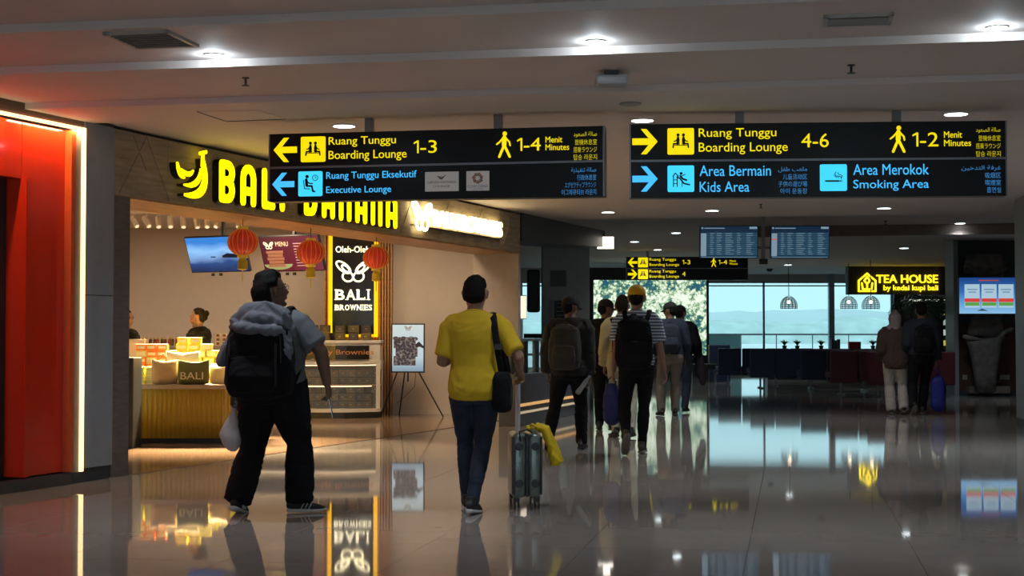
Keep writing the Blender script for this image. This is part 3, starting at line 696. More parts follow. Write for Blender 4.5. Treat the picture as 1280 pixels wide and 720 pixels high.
for lv, (a, b, yy) in enumerate([(206, 300, .62), (208, 296, .64), (208, 290, .66), (210, 286, .68), (214, 268, .7), (222, 256, .72), (224, 254, .72)]):
    pxx = a
    while pxx < b:
        pack(m_y1 if (lv + int(pxx)) % 3 else m_y2, .13, .12, .078, 'snack pack in the stepped yellow pile, %s layer from below, %s from the left' % (ORD[lv], ORD[int(round((pxx - a) / 15.5))]), g + (' (top)' if lv > 4 else ' (middle)' if lv > 2 else ' (bottom)'), Vector((X(pxx + 6, ry + yy), ry + yy, ztop + .001 + lv * .0785)), random.uniform(-.08, .08)); pxx += 15.5
for lv in range(6):
    for i in range(3): pack(m_or if (i + lv) % 4 else m_y2, .12, .12, .078, 'orange snack pack left of the yellow pile, %s column, %s layer from below' % (('left', 'middle', 'right')[i], ORD[lv]), 'orange packs left of the yellow pile', Vector((X(178 + i * 13, ry + .55), ry + .55, ztop + .001 + lv * .0785)), random.uniform(-.08, .08))
for lv in range(9):
    for i in range(2): pack(m_gr if lv % 2 else m_y1, .12, .16, .022, 'flat packet at the counter edge, %s stack, %s from below' % (('left', 'right')[i], ORD[lv]), 'flat packets at the left of the counter', Vector((X(176 + i * 15, ry + .16), ry + .16, ztop + .001 + lv * .0228)), random.uniform(-.1, .1))
for lv in range(4):
    for i in range(2): pack(m_gr, .12, .12, .078, 'lime green snack pack at the right end, %s stack, %s from below' % (('left', 'right')[i], ORD[lv]), 'lime packs right of the yellow pile', Vector((X(282 + i * 13, ry + .42), ry + .42, ztop + .001 + lv * .0785)), random.uniform(-.08, .08))
def sack(px0, px1, py1, yy, m, lab, word=None, handles=True, lean=0, wob=.02):
    w = (px1 - px0) / FPX * (ry + yy); h = at(0, py1, ry + yy).z - ztop
    t = thing('shopping_bag', lab, 'bag', (X((px0 + px1) / 2, ry + yy), ry + yy, ztop + .002), lean)
    q = MB(); q.loft([(0, 0, .01), (0, 0, h * .3), (0, 0, h * .7), (0, 0, h * .93)], [(w * .46, .07), (w * .5, .085), (w * .49, .06), (w * .5, .02)], seg=24, n=4, cap=.3)
    for v in q.v:
        k = noise.noise(v * 9 + Vector((px0, 0, 0))) * wob; v.y += k; v.z += .5 * k + .12 * h * max(0, v.z / h - .5) * (abs(v.x) / (w * .5)) ** 2 * 2
    q.build('bag_body', m, t, True)
    if word: text_mb(word, -w * .36, w * .36, h * .22, h * .52, -.105, .01).build('lettering', mat('bag_print', (.6, .6, .4)), t)
    if handles:
        q = MB(); q.tube([(-w * .25, -.02, h * .9), (-w * .22, -.02, h * 1.15), (-w * .08, -.02, h * 1.22), (w * .04, -.02, h * 1.12), (w * .08, -.02, h * .9)], .007, 6); q.build('handle', m, t)
    return t
sack(223, 262, 451, .12, mat('bag_green', (.13, .13, .03), rough=.8), 'olive green shopping bag printed with four pale letters', 'BALI', False)
sack(190, 222, 450, .14, mat('bag_kraft', (.5, .36, .18), rough=.7), 'beige shopping bag with loop handles left of the green bag', None, True, .5, .03)
sack(262, 290, 455, .2, mat('bag_cream', (.75, .62, .3), rough=.6), 'crumpled cream yellow bag at the right end of the counter', None, False, -.4, .035)
sack(208, 250, 440, .36, mat('bag_white', (.85, .8, .6), rough=.6), 'brightly lit pale plastic bag behind the green bag', None, False, .1, .03)
# back shelf with jars
js = thing('jar_shelf', 'dark low shelf behind the counter carrying a row of jars', 'shelf', (X(200, 21.0), 21.0, 0))
zj = at(0, 432, 21.0).z
MB().bbox(-.35, 1.15, -.15, .2, zj - .04, zj, .005).build('top_board', m_white, js); MB().box(-.33, 1.13, -.1, .18, 0, zj - .04).build('cabinet', m_white, js)
m_jar = [mat('jar_%d' % i, c, rough=.25) for i, c in enumerate([(.25, .05, .03), (.35, .12, .05), (.12, .08, .03)])]
m_lid = mat('jar_lid', (.6, .45, .25), rough=.4)
for k in range(15):
    t = thing('jar', '%s small jar from the left in the row behind the ribbed counter' % ORD[k], 'jar', (X(180 + k * 4.6, 21.0), 20.96 + .04 * (k % 2), zj + .001), 0, 'jars on the shelf behind the counter')
    MB().lathe([(.019, 0), (.022, .01), (.022, .08), (.017, .09)], 10).build('glass', m_jar[k % 3], t, True); MB().lathe([(.018, .09), (.02, .092), (.02, .115), (.018, .117)], 10).build('lid', m_lid, t)
for k in range(3):
    for lv in range(3):
        t = thing('striped_pack', 'white and brown packet, %s stack, %s layer, on the back shelf' % (('left', 'middle', 'right')[k], ('bottom', 'middle', 'top')[lv]), 'snack pack', (X(273 + k * 8, 20.9), 20.9, zj + .001 + lv * .056), 0, 'white and brown packets on the back shelf')
        MB().bbox(-.035, .035, -.03, .03, 0, .055, .003).build('carton', m_lb, t); MB().box(-.02, .02, -.032, -.029, .01, .045).build('pack_print', mat('pack_brown', (.35, .1, .04)), t)
q = MB(); q.bbox(-.14, .14, -.1, .1, 0, at(0, 424, 18.6).z - .0, .01); o = q.build('till_housing', mat('till_grey', (.4, .4, .38), rough=.5)); o.location = (X(170, 19.0), 19.0, 0); tag(o, 'pale grey till stand in front of the left shop assistant', 'till')
# ---------------------------------------------------------------- wayfinding signs
m_sb = mat('sign_black', (.006, .006, .008), rough=.35, spec=.25)
m_sy = glow('wayfinding_yellow', (1, .80, .0), .9); m_sc = glow('wayfinding_blue', (.06, .52, 1), 1.0); m_scl = glow('wayfinding_cyan', (.05, .68, 1), 1.0)
m_syt = glow('wayfinding_yellow_dim', (.8, .68, .0), .6); m_sct = glow('wayfinding_blue_dim', (.06, .3, .7), .6)
def arrow(mb, cx, cz, s, d, y=-.01):
    w = .17 * s
    P_ = [(.5, 0), (.06, .5), (-.16, .5), (.15, .13), (-.5, .13), (-.5, -.13), (.15, -.13), (-.16, -.5), (.06, -.5)]
    P_ = [(cx + d * x * s, cz + z * s) for x, z in P_]
    # concave outline built from convex pieces
    a = P_; mb.prism([a[4], a[3], a[6], a[5]], y, y + .006)
    mb.prism([a[3], a[0], a[6]], y, y + .006)
    mb.prism([a[2], a[1], a[0], a[3]], y, y + .006); mb.prism([a[6], a[0], a[8], a[7]], y, y + .006)
def disc(mb, cx, cz, r, y0, y1, n=14): mb.prism([(cx + r * math.cos(2 * math.pi * i / n), cz + r * math.sin(2 * math.pi * i / n)) for i in range(n)], y0, y1)
def roundsq(mb, cx, cz, h, y0, y1):
    r = h * .12; pts = []
    for (sx, sz, a0) in ((1, 1, 0), (-1, 1, 90), (-1, -1, 180), (1, -1, 270)):
        for k in range(5): a = R(a0 + 22.5 * k); pts.append((cx + sx * (h - r) + r * math.cos(a), cz + sz * (h - r) + r * math.sin(a)))
    mb.prism(pts, y0, y1)
def pictogram(kind, cx, cz, h, m_in, par):
    """dark figures on the bright square"""
    q = MB(); y0, y1 = -.0135, -.0095
    def st(pts, w): stroke(q, [(cx + x * h, cz + z * h) for x, z in pts], w * h, y0, y1, 5)
    def ds(x, z, r): disc(q, cx + x * h, cz + z * h, r * h, y0, y1)
    if kind == 'lounge':
        for s in (-1, 1):
            ds(s * .22, .52, .13); st([(s * .22, .3), (s * .26, -.15), (s * .26, -.2)], .2); st([(s * .2, -.2), (s * .58, -.2), (s * .62, -.5)], .13); st([(s * .24, .25), (s * .42, .02), (s * .55, .0)], .09)
        st([(-.5, -.33), (.5, -.33)], .06); st([(-.12, .2), (-.12, -.3)], .05); st([(.12, .2), (.12, -.3)], .05)
    if kind == 'executive':
        ds(-.28, .62, .15); st([(-.35, .35), (-.3, -.15)], .24); st([(-.3, -.2), (.15, -.2), (.25, -.65), (.4, -.68)], .15); st([(-.3, .2), (-.05, .02), (.2, .02)], .1); st([(-.6, .3), (-.5, -.42), (-.05, -.45)], .07)
        st(arcp(.45, .5, .24, .24, 0, 360, 14), .05); st([(.45, .5), (.45, .66)], .04); st([(.45, .5), (.56, .5)], .04)
    if kind == 'kids':
        st([(-.6, -.65), (-.6, .2)], .08); st([(-.3, -.65), (-.3, .2)], .08); st([(-.6, -.1), (-.3, -.1)], .06); st([(-.6, -.4), (-.3, -.4)], .06); st([(-.65, .2), (-.45, .45), (-.2, .2)], .08)
        st([(-.3, .1), (-.1, .05), (.25, -.4), (.7, -.5)], .12); ds(.02, .42, .12); st([(-.05, .22), (.15, -.02), (.45, -.12)], .15); st([(.05, .2), (.35, .35)], .07)
        st([(.1, -.3), (.1, -.65)], .06)
    if kind == 'smoking':
        st([(-.62, -.28), (.42, -.28)], .13); q.box(cx + .5 * h, cx + .58 * h, y0, y1, cz - .345 * h, cz - .215 * h); q.box(cx + .62 * h, cx + .68 * h, y0, y1, cz - .345 * h, cz - .215 * h)
        st([(.62, -.1), (.6, .05), (.45, .1), (.2, .12), (.1, .28), (.2, .45)], .06); st([(.45, .0), (.25, .0), (.05, .15)], .04); st([(.68, .0), (.7, .15), (.55, .22), (.4, .25), (.35, .4)], .05)
    if kind == 'walker':
        ds(.05, .82, .17); st([(.02, .5), (0, .0)], .34); st([(.05, -.1), (.22, -.45), (.42, -.88)], .19); st([(-.02, -.1), (-.18, -.45), (-.36, -.88)], .19)
        st([(.12, .5), (.4, .2), (.45, -.05)], .12); st([(-.1, .48), (-.35, .2), (-.55, .05)], .12)
    q.build('pictogram_figure', m_in, par); return q
AR1 = arabic('صالة الصعود')
CJK1 = [AR1, '登機休息室', '搭乗ラウンジ', '탑승 라운지']
CJKE = [arabic('صالة تنفيذية'), '行政休息室', 'エグゼクティブラウンジ', '이그제큐티브 라운지']
CJKK = [arabic('ملعب طفل'), '儿童活动区', '子供の遊び場', '아이 운동장']
CJKS = [arabic('غرفة التدخين'), '吸烟区', '喫煙室', '흡연실']
def way_sign(label, x0p, x1p, topp, botp, Y, rz, rows, rods, ceil, group=None):
    k = Y / FPX; cxp = (x0p + x1p) / 2; W_ = (x1p - x0p) * k
    zt = at(0, topp, Y).z; zb = at(0, botp, Y).z; H = zt - zb
    t = thing('wayfinding_sign', label, 'sign', (X(cxp, Y), Y, zb), rz, group)
    MB().bbox(-W_ / 2, W_ / 2, 0, .16, 0, H, .004).build('housing', m_sb, t)
    q = MB(); zm = H * .5
    q.box(-W_ / 2, W_ / 2, -.004, 0, zm - .009, zm + .009); q.box(-W_ / 2, -W_ / 2 + .012, -.004, 0, 0, H); q.box(W_ / 2 - .012, W_ / 2, -.004, 0, 0, H)
    q.build('grey_trim', mat('sign_trim', (.22, .23, .26), rough=.4, metal=.6), t)
    for ri, row in enumerate(rows):
        zc = H * (.76 if ri == 0 else .255); hp = H * .5 / k        # row centre, row height in pixels
        py = lambda o: zc + o * k
        my_, md_ = (m_sy, m_syt) if row[0] == 'y' else (m_sc, m_sct)
        LX = lambda p: (p - cxp) * k
        for it in row[1]:
            if it[0] == 'arrow': q = MB(); arrow(q, LX(it[1]), zc, 31 * k * it[3], it[2]); q.build('arrow', my_, t)
            if it[0] == 'icon': q = MB(); roundsq(q, LX(it[1]), zc, 16.2 * k * it[3], -.01, 0); q.build('pictogram_square', m_sy if row[0] == 'y' else m_scl, t); pictogram(it[2], LX(it[1]), zc, 15 * k * it[3], m_sb, t)
            if it[0] == 'walker': pictogram('walker', LX(it[1]), zc, 16.5 * k * it[2], my_, t)
            if it[0] == 'text':
                x0, x1, z0, z1 = it[2:6]
                q = MB()
                if it[1].startswith('1-'):                              # a one with its flag, drawn by hand
                    hh = z1 - z0; xa = x0 + hh * .42; q.box(LX(xa - hh * .13), LX(xa), -.008, -.004, py(z0), py(z1)); q.prism([(LX(xa - hh * .13), py(z1)), (LX(xa - hh * .13), py(z1 - hh * .15)), (LX(x0 + hh * .02), py(z1 - hh * .28)), (LX(x0 + hh * .02), py(z1 - hh * .16))], -.008, -.004)
                    text_mb(it[1][1:], LX(x0 + hh * .55), LX(x1), py(z0), py(z1), -.008, .004, mb=q)
                else: text_mb(it[1], LX(x0), LX(x1), py(z0), py(z1), -.008, .004, mb=q)
                q.build('lettering', my_, t)
            if it[0] == 'cjk':
                for j, s in enumerate(it[1]):
                    n = it[5][j] if len(it) > 5 else 1
                    text_mb(s, LX(it[3] - (it[3] - it[2]) * n), LX(it[3]), py(14 - j * it[4] - 7), py(14 - j * it[4]), -.007, 0, align='r').build('small_lettering', md_, t)
            if it[0] == 'plaque':
                kind, a, b = it[1:4]
                MB().box(LX(a), LX(b), -.008, 0, py(-12.5), py(12)).build('logo_plaque', mat('plaque_grey', (.17, .165, .16), rough=.5, emit=.16, ecol=(.9, .85, .8)), t)
                c_ = LX((a + b) / 2)
                if kind == 'wing':
                    q = MB()
                    for j in range(4): stroke(q, [(c_ - (6 - j) * k, py(6.5 - j * 1.0)), (c_ + (1 - j * .3) * k, py(5 - j * .9)), (c_ + (5 - j) * k, py(7.5 - j * .9))], .7 * k, -.0105, -.0075, 3)
                    q.build('bird_emblem', mat('ink', (.04, .05, .1)), t); text_mb('GARUDA INDONESIA', LX(a + 3), LX(b - 3), py(-2.6), py(.4), -.01, 0).build('logo_lettering', MATS['ink'], t); text_mb('LOUNGE', LX(a + 11), LX(b - 11), py(-7.5), py(-5), -.01, 0).build('logo_lettering', MATS['ink'], t)
                else:
                    q = MB()
                    for j in range(7):
                        a0 = j * 51.4; stroke(q, [(c_ + r_ * k * math.cos(R(a0 + d_)), py(3) + r_ * k * math.sin(R(a0 + d_))) for r_, d_ in ((3.2, 0), (4.5, 22), (5.6, 48), (6.6, 75))], 1.5 * k, -.0105, -.0075, 3)
                    q.build('swirl_emblem', mat('copper', (.35, .1, .05)), t); text_mb('CONCORDIA', LX(a + 1.5), LX(b - 1.5), py(-8.5), py(-5.5), -.01, 0).build('logo_lettering', mat('ink_blue', (.05, .08, .3)), t); text_mb('LOUNGE', LX(a + 8), LX(b - 8), py(-11.5), py(-9.8), -.01, 0).build('logo_lettering', MATS['ink_blue'], t)
    for rx in rods: MB().box((rx - cxp) * k - .035, (rx - cxp) * k + .035, .05, .11, H, ceil - zb).build('hanger', mat('hanger_grey', (.2, .2, .22), rough=.4), t)
    return t
way_sign('large black sign with yellow left arrow, lounge 1-3 above, cyan executive lounge row below', 325, 757, 162.5, 249, 13, -R(10.5),
    [('y', [('arrow', 347.5, -1, 1), ('icon', 384.5, 'lounge', 1), ('text', 'Ruang Tunggu', 405, 493, 2, 15), ('text', 'Boarding Lounge', 405, 507, -16.5, -2.5), ('text', '1-3', 516, 546, -8, 8), ('walker', 632, 1.02), ('text', '1-4', 648, 678, -8, 8), ('text', 'Menit', 684, 705, 1.5, 9), ('text', 'Minutes', 684, 713.5, -8, -.5), ('cjk', CJK1, 719, 748, 9.3, (1, .95, 1, 1))]),
     ('c', [('arrow', 345, -1, .95), ('icon', 381, 'executive', .98), ('text', 'Ruang Tunggu Eksekutif', 402, 520, 3, 14.5), ('text', 'Executive Lounge', 402, 487, -15, -4), ('plaque', 'wing', 531, 574), ('plaque', 'swirl', 584, 613), ('cjk', CJKE, 704, 747, 9, (.72, .55, .9, 1))])],
    (455, 622), 3.162)
way_sign('large black sign with yellow right arrow above, cyan kids area and smoking area below', 788, 1256, 153, 246, 12.7, -R(4),
    [('y', [('arrow', 807.5, 1, 1.03), ('icon', 852.5, 'lounge', 1.03), ('text', 'Ruang Tunggu', 875, 972, 2, 16), ('text', 'Boarding Lounge', 875, 986, -17, -2), ('text', '4-6', 1003, 1037, -9, 8.5), ('walker', 1122.5, 1.05), ('text', '1-2', 1140, 1172, -9, 8.5), ('text', 'Menit', 1179, 1201, 1.5, 9.5), ('text', 'Minutes', 1179, 1212, -9, -1), ('cjk', CJK1, 1218, 1248, 9.8, (1, .9, 1, 1))]),
     ('c', [('arrow', 807.5, 1, 1.03), ('icon', 852.5, 'kids', 1.03), ('text', 'Area Bermain', 876, 965, 3, 16.5), ('text', 'Kids Area', 876, 938, -17, -4), ('cjk', CJKK, 974, 1010, 9, (1, .84, 1, .93)), ('icon', 1042.5, 'smoking', 1.03), ('text', 'Area Merokok', 1067, 1160, 3, 16.5), ('text', 'Smoking Area', 1067, 1160, -17, -3), ('cjk', CJKS, 1200, 1248, 9, (1, .4, .4, .36))])],
    (927, 1123), 3.162)
def SR(f, a0): return a0 + (f - 325) * 152 / 432
way_sign('small distant black sign with yellow left and right arrows below the flight screens', 783, 935, 321, 350, 39.5, -R(2),
    [('y', [('arrow', 791, -1, .38), ('icon', 804, 'lounge', .38), ('text', 'Ruang Tunggu', 812, 845, 1, 5.5), ('text', 'Boarding Lounge', 812, 849, -5.5, -1), ('text', '1-3', 853, 863, -2.5, 3), ('walker', 892, .36), ('text', '1-4', 898, 909, -2.5, 3), ('text', 'Menit', 912, 920, .5, 3), ('text', 'Minutes', 912, 922, -3, -.5)]),
     ('y', [('arrow', 791, 1, .38), ('icon', 804, 'lounge', .38), ('text', 'Ruang Tunggu', 812, 845, 1, 5.5), ('text', 'Boarding Lounge', 812, 849, -5.5, -1), ('text', '4', 853, 857, -2.5, 3)])],
    (810, 905), 3.45)

# ---------------------------------------------------------------- flight information screens
fy = 27.5
m_fd = nodemat('flight_blue', lambda n, t, s: ramp(n, s.outputs['Z'], [(0, (.012, .05, .10)), (1, (.006, .02, .05))]), .8)
m_row = glow('flight_row', (.05, .16, .26), .42); m_row2 = glow('flight_cell', (.3, .45, .55), .6); m_redr = glow('flight_red', (.7, .1, .12), .8)
for idx, (x0, x1, lab) in enumerate(((875, 948, 'left of the two hanging flight information screens'), (963.5, 1037.5, 'right of the two hanging flight information screens, one red row'))):
    w = (x1 - x0) * fy / FPX; zc = at(0, 302.5, fy).z; h = 41 * fy / FPX
    t, T = screen('flight_screen', lab, w, h, m_fd, (X((x0 + x1) / 2, fy), fy, zc), 0, 6, .01, .07)
    q = MB(); q.M = T; r2 = MB(); r2.M = T; rr_ = MB(); rr_.M = T
    q.box(-w / 2 + .02, -w / 2 + .12, -.006, -.003, -h / 2 + .04, h / 2 - .14)
    for i in range(12):
        z = h / 2 - .15 - i * .034
        r2.box(-w / 2 + .13, w / 2 - .02, -.005, -.003, z, z + .02)
        random.seed(i * 3 + idx)
        for c0, cw in ((.16, .07), (.27, .1), (.42, .16), (.62, .08), (.78, .14)):
            q.box(-w / 2 + c0 * w + .02, -w / 2 + (c0 + cw * random.uniform(.5, 1)) * w + .02, -.007, -.005, z + .005, z + .014)
    q.box(-w / 2 + .08, -w / 2 + .45, -.006, -.003, h / 2 - .055, h / 2 - .04); q.box(w / 2 - .16, w / 2 - .02, -.006, -.003, h / 2 - .06, h / 2 - .02); disc(q, -w / 2 + .045, h / 2 - .045, .018, -.006, -.003)
    q.box(-w / 2 + .03, w / 2 - .03, -.006, -.003, -h / 2 + .018, -h / 2 + .026)
    q.build('flight_text', m_row2, t); r2.build('flight_rows', m_row, t)
    if idx: rr_.box(-w / 2 + .02, -w / 2 + .12, -.008, -.004, h / 2 - .26, h / 2 - .24); rr_.build('red_cell', m_redr, t)
pf = thing('screen_pole', 'grey ceiling pole with small camera between the two flight screens', 'pole', (X(955.5, fy), fy + .1, 0))
zz = at(0, 326, fy).z
MB().box(-.03, .03, -.03, .03, zz, 3.45).build('pole', MATS['hanger_grey'], pf)
MB().box(-.5, .5, -.02, .02, zz + .22, zz + .27).build('cross_bar', MATS['hanger_grey'], pf)
q = MB(); q.bbox(-.07, .07, -.08, .04, zz - .06, zz + .04, .01); q.build('camera_box', m_black, pf)

# ---------------------------------------------------------------- ceiling fixtures
m_dl = glow('downlight_glow', (.85, .95, 1), 9)
DL = {(430, 157): 'downlight just above the left sign', (803, 150): 'downlight touching the top left corner of the right sign', (1195, 142): 'downlight above the right end of the right sign', (760, 265): 'downlight right below the gap between the signs', (890, 263): 'downlight below the middle of the right sign, above the left flight screen', (1105, 260): 'downlight below the smoking area words of the right sign', (1200, 279): 'downlight near the right column before the ceiling beam'}
def downlight(p, e=100, col=(.85, .93, 1), lab='added round downlight out of view, extra light for the hall', pt=0, sc=1):
    t = thing('downlight', lab, 'ceiling lamp', p, 0, 'round ceiling downlights'); t.scale = (sc, sc, 1)
    MB().lathe([(.1, -.008), (.115, -.006), (.115, .004), (.1, .004)], 20).build('trim_ring', m_white, t)
    MB().lathe([(.001, -.0115), (.096, -.010), (.096, .0)], 20).build('lens', m_dl, t)
    if pt:
        ld = bpy.data.lights.new('downlight', 'POINT'); ld.energy = pt; ld.color = (.75, .9, 1); ld.shadow_soft_size = .03
        o = bpy.data.objects.new('downlight_point', ld); COL.objects.link(o); o.parent = t; o.location = (0, 0, -.035)
    if e:
        ld = bpy.data.lights.new('downlight', 'SPOT'); ld.energy = e; ld.color = col; ld.spot_size = R(130); ld.spot_blend = 1; ld.shadow_soft_size = .09
        o = bpy.data.objects.new('downlight_light', ld); COL.objects.link(o); o.parent = t; o.location = (0, 0, -.04)
def onc(px, py, z, u=None):                    # point on the ceiling at height z seen at px,py
    a = at(px, py, 10) - Vector((0, 0, EYE)); t = (z - EYE) / a.z; return Vector((a.x * t, a.y * t, z))
for di, (px, py, z) in enumerate(((430, 157, 3.16), (803, 150, 3.16), (1195, 142, 3.16), (760, 265, 3.16), (890, 263, 3.16), (1105, 260, 3.16), (1200, 279, 3.45), (845, 291, 3.45), (793, 302, 3.45), (822, 312, 3.45), (1045, 287, 3.45), (714, 334, 3.45), (985, 331, 3.25), (905, 325, 3.25), (1130, 310, 3.25))):
    downlight(onc(px, py, z), lab=DL.get((px, py), 'distant downlight at %s in the far ceiling' % {845: 'the left end of the left flight screen', 793: 'the far left, second row', 822: 'the left, just above the small sign', 1045: 'the right edge of the flight screens', 714: 'the pier behind the shop', 985: 'the lone pendant lamp', 905: 'the small sign', 1130: 'the tea shop sign'}.get(px)))
# those just before a step of the ceiling light the step's face
for px in (265, 745, 1250):
    a = (px - 640) / FPX; u = 10.01; c_, s_ = math.cos(AC), math.sin(AC)
    downlight(CW(u, u * (a * c_ - s_) / (c_ + a * s_), 3.235), 110, lab={265: 'downlight before the ceiling step at the upper left, lighting its edge', 745: 'downlight before the ceiling step above the gap between the signs', 1250: 'downlight before the ceiling step at the upper right corner'}[px], pt=6, sc=.62)
for u, vs in ((4.0, (-4, 0, 4)), (-1, (-3, 3)), (17.5, (2, 4.5, -.8)), (7, ())):  # more downlights added out of view to brighten the hall
    for v in vs: downlight(CW(u, v, {4.0: 3.4, -1: 3.4, 17.5: 3.16}[u]), 210)
def _n(): pass
def vent(p, rz, lab, w=.6, d=.6, open_=False):
    t = thing('air_vent', lab, 'vent', p, rz)
    q = MB(); q.box(-w / 2, w / 2, -d / 2, -d / 2 + .03, -.02, .003); q.box(-w / 2, w / 2, d / 2 - .03, d / 2, -.02, .003); q.box(-w / 2, -w / 2 + .03, -d / 2, d / 2, -.02, .003); q.box(w / 2 - .03, w / 2, -d / 2, d / 2, -.02, .003)
    q.build('frame', mat('vent_frame', (.4, .38, .35), rough=.5), t); MB().box(-w / 2 + .02, w / 2 - .02, -d / 2 + .02, d / 2 - .02, -.002, .001).build('duct_back', m_black, t)
    sl_ = MB(); sl_.M = Matrix.Rotation(R(35), 4, 'X'); sl_.box(-w / 2 + .03, w / 2 - .03, -.018, .018, -.002, .002); me = sl_.mesh('slat', MATS['vent_frame'])
    for k in range(7): link('slat', me, t, (0, -d / 2 + .07 + k * (d - .14) / 6, -.014))
vent(onc(190, 48, 3.235), -AC, 'square slatted air vent in the ceiling at the upper left', .45, .52)
vent(onc(1072, 23, 3.235), -AC, 'square slatted air vent in the ceiling at the upper right', .42, .3)
def sprinkler(px, py, z, lab):
    t = thing('sprinkler', lab, 'sprinkler', onc(px, py, z)); q = MB(); q.lathe([(.028, 0), (.028, -.006), (.01, -.012), (.008, -.05), (.014, -.055)][::-1], 10); q.build('body', m_black, t); MB().lathe([(.03, -.062), (.03, -.058)], 12).build('deflector', m_black, t)
sprinkler(307, 97, 3.18, 'small dark ceiling sprinkler at the upper left'); sprinkler(1064, 81, 3.18, 'small dark ceiling sprinkler at the upper right'); sprinkler(951, 255, 3.16, 'small sprinkler in the ceiling just below the right sign'); sprinkler(1107, 276, 3.16, 'far small sprinkler before the ceiling beam')
t = thing('ceiling_projector', 'white box device hanging from the ceiling above the gap between the signs', 'device', onc(764, 89, 3.18))
MB().bbox(-.05, .05, -.05, .05, -.03, 0, .004).build('bracket', m_black, t); MB().bbox(-.115, .115, -.09, .09, -.105, -.035, .02).build('body', mat('device_grey', (.35, .35, .36), rough=.4), t); MB().lathe([(.02, -.05), (.02, 0)], 12, (.03, -.088, -.07), 'y').build('lens', m_black, t)
t = thing('smoke_detector', 'flat round smoke detector in the ceiling above the right sign', 'detector', onc(788, 129, 3.13)); MB().lathe([(.06, -.02), (.09, -.012), (.09, .001)], 20).build('body', mat('detector', (.3, .28, .26), rough=.6), t)
q = MB()
a_, b_, c_, d_ = onc(247, 139, 3.13), onc(283, 151, 3.13), onc(357, 148, 3.13), onc(322, 137.5, 3.13)
h = thing('ceiling_hatch', 'square access hatch outline in the ceiling left of the left sign', 'hatch', (0, 0, 0))
q.add([tuple(a_ - Vector((0, 0, .004))), tuple(b_ - Vector((0, 0, .004))), tuple(c_ - Vector((0, 0, .004))), tuple(d_ - Vector((0, 0, .004)))] + [tuple(p + Vector((0, 0, .002))) for p in (a_, b_, c_, d_)], [(0, 1, 2, 3), (7, 6, 5, 4), (0, 4, 5, 1), (1, 5, 6, 2), (2, 6, 7, 3), (3, 7, 4, 0)]); q.build('hatch_panel', m_ceil, h)
q = MB()
for p, r in ((a_, b_), (b_, c_)): q.tube([p - Vector((0, 0, .004)), r - Vector((0, 0, .004))], .006, 4)
q.build('hatch_edge', m_dark, h)
for px, py, z, lab in ((1112, 287, 3.45, 'round ceiling speaker with stem behind the right sign'), (962, 336, 3.25, 'small dome camera below the flight screens'), (1025, 318, 3.25, 'small dome camera left of the tea shop sign')):
    t = thing('dome_camera', lab, 'camera', onc(px, py, z)); MB().lathe([(.05, -.09), (.09, -.05), (.1, 0)], 16).build('dome', m_dark, t, True)

# ---------------------------------------------------------------- middle distance, left side
bh = thing('dark_bulkhead', 'dark grey bulkhead beam continuing behind the end of the shop', 'bulkhead', SW(10.55), LA)
q = MB(); q.add([(0, 0, 2.72), (4.35, 0, 2.86), (4.35, .8, 2.86), (0, .8, 2.72), (0, 0, 3.157), (4.35, 0, 3.157), (4.35, .8, 3.157), (0, .8, 3.157)], [(0, 3, 2, 1), (4, 5, 6, 7), (0, 1, 5, 4), (1, 2, 6, 5), (2, 3, 7, 6), (3, 0, 4, 7)]); q.build('beam', mat('bulkhead_grey', (.05, .052, .058), rough=.5), bh)
lbx = thing('lightbox_sign', 'small rectangular blown out white light box at the end of the dark bulkhead', 'sign', (X(746, 27.4), 27.4, 0))
MB().bbox(0, 22 * 27.4 / FPX, 0, .12, at(0, 312, 27.4).z, at(0, 295, 27.4).z, .006).build('housing', m_dark, lbx); MB().box(.01, 22 * 27.4 / FPX - .01, -.004, .001, at(0, 311, 27.4).z, at(0, 296, 27.4).z).build('face', glow('lightbox', (1, .92, .8), 3.2), lbx)
# void behind: wall panel pier with poster
py2 = 33.0
pr = thing('wall_pier', 'pale grey wall pier behind the man with the grey backpack', 'wall pier', (X(710, py2), py2, 0))
MB().bbox(X(678, py2) - X(710, py2), X(737, py2) - X(710, py2), 0, 1.2, 0, 3.44, .01).build('pier_body', mat('pier_grey', (.5, .53, .54), rough=.6), pr)
MB().bbox(X(688, py2) - X(710, py2), X(708, py2) - X(710, py2), -.02, 0, at(0, 358, py2).z, at(0, 338, py2).z, .004).build('wall_panel', mat('pier_panel', (.16, .17, .17), rough=.6), pr)
t = thing('wall_poster', 'dark poster in a pale frame on the grey pier', 'poster', (X(698, py2), py2 - .03, 0)); MB().box(X(686, py2) - X(698, py2), X(711, py2) - X(698, py2), 0, .03, at(0, 402, py2).z, at(0, 375, py2).z).build('board', mat('poster_frame', (.35, .37, .38), rough=.5), t)
q = MB(); q.box(X(693, py2) - X(698, py2), X(709, py2) - X(698, py2), -.006, .001, at(0, 401, py2).z, at(0, 376, py2).z); q.build('print', mat('poster_dark', (.05, .06, .08), var=.6, scale=8), t)
q = MB()
for k in range(4): q.box(-.04, .14, -.009, -.005, at(0, 380 + k * 5, py2).z, at(0, 378.5 + k * 5, py2).z)
q.build('poster_lines', mat('poster_line', (.25, .27, .3)), t)
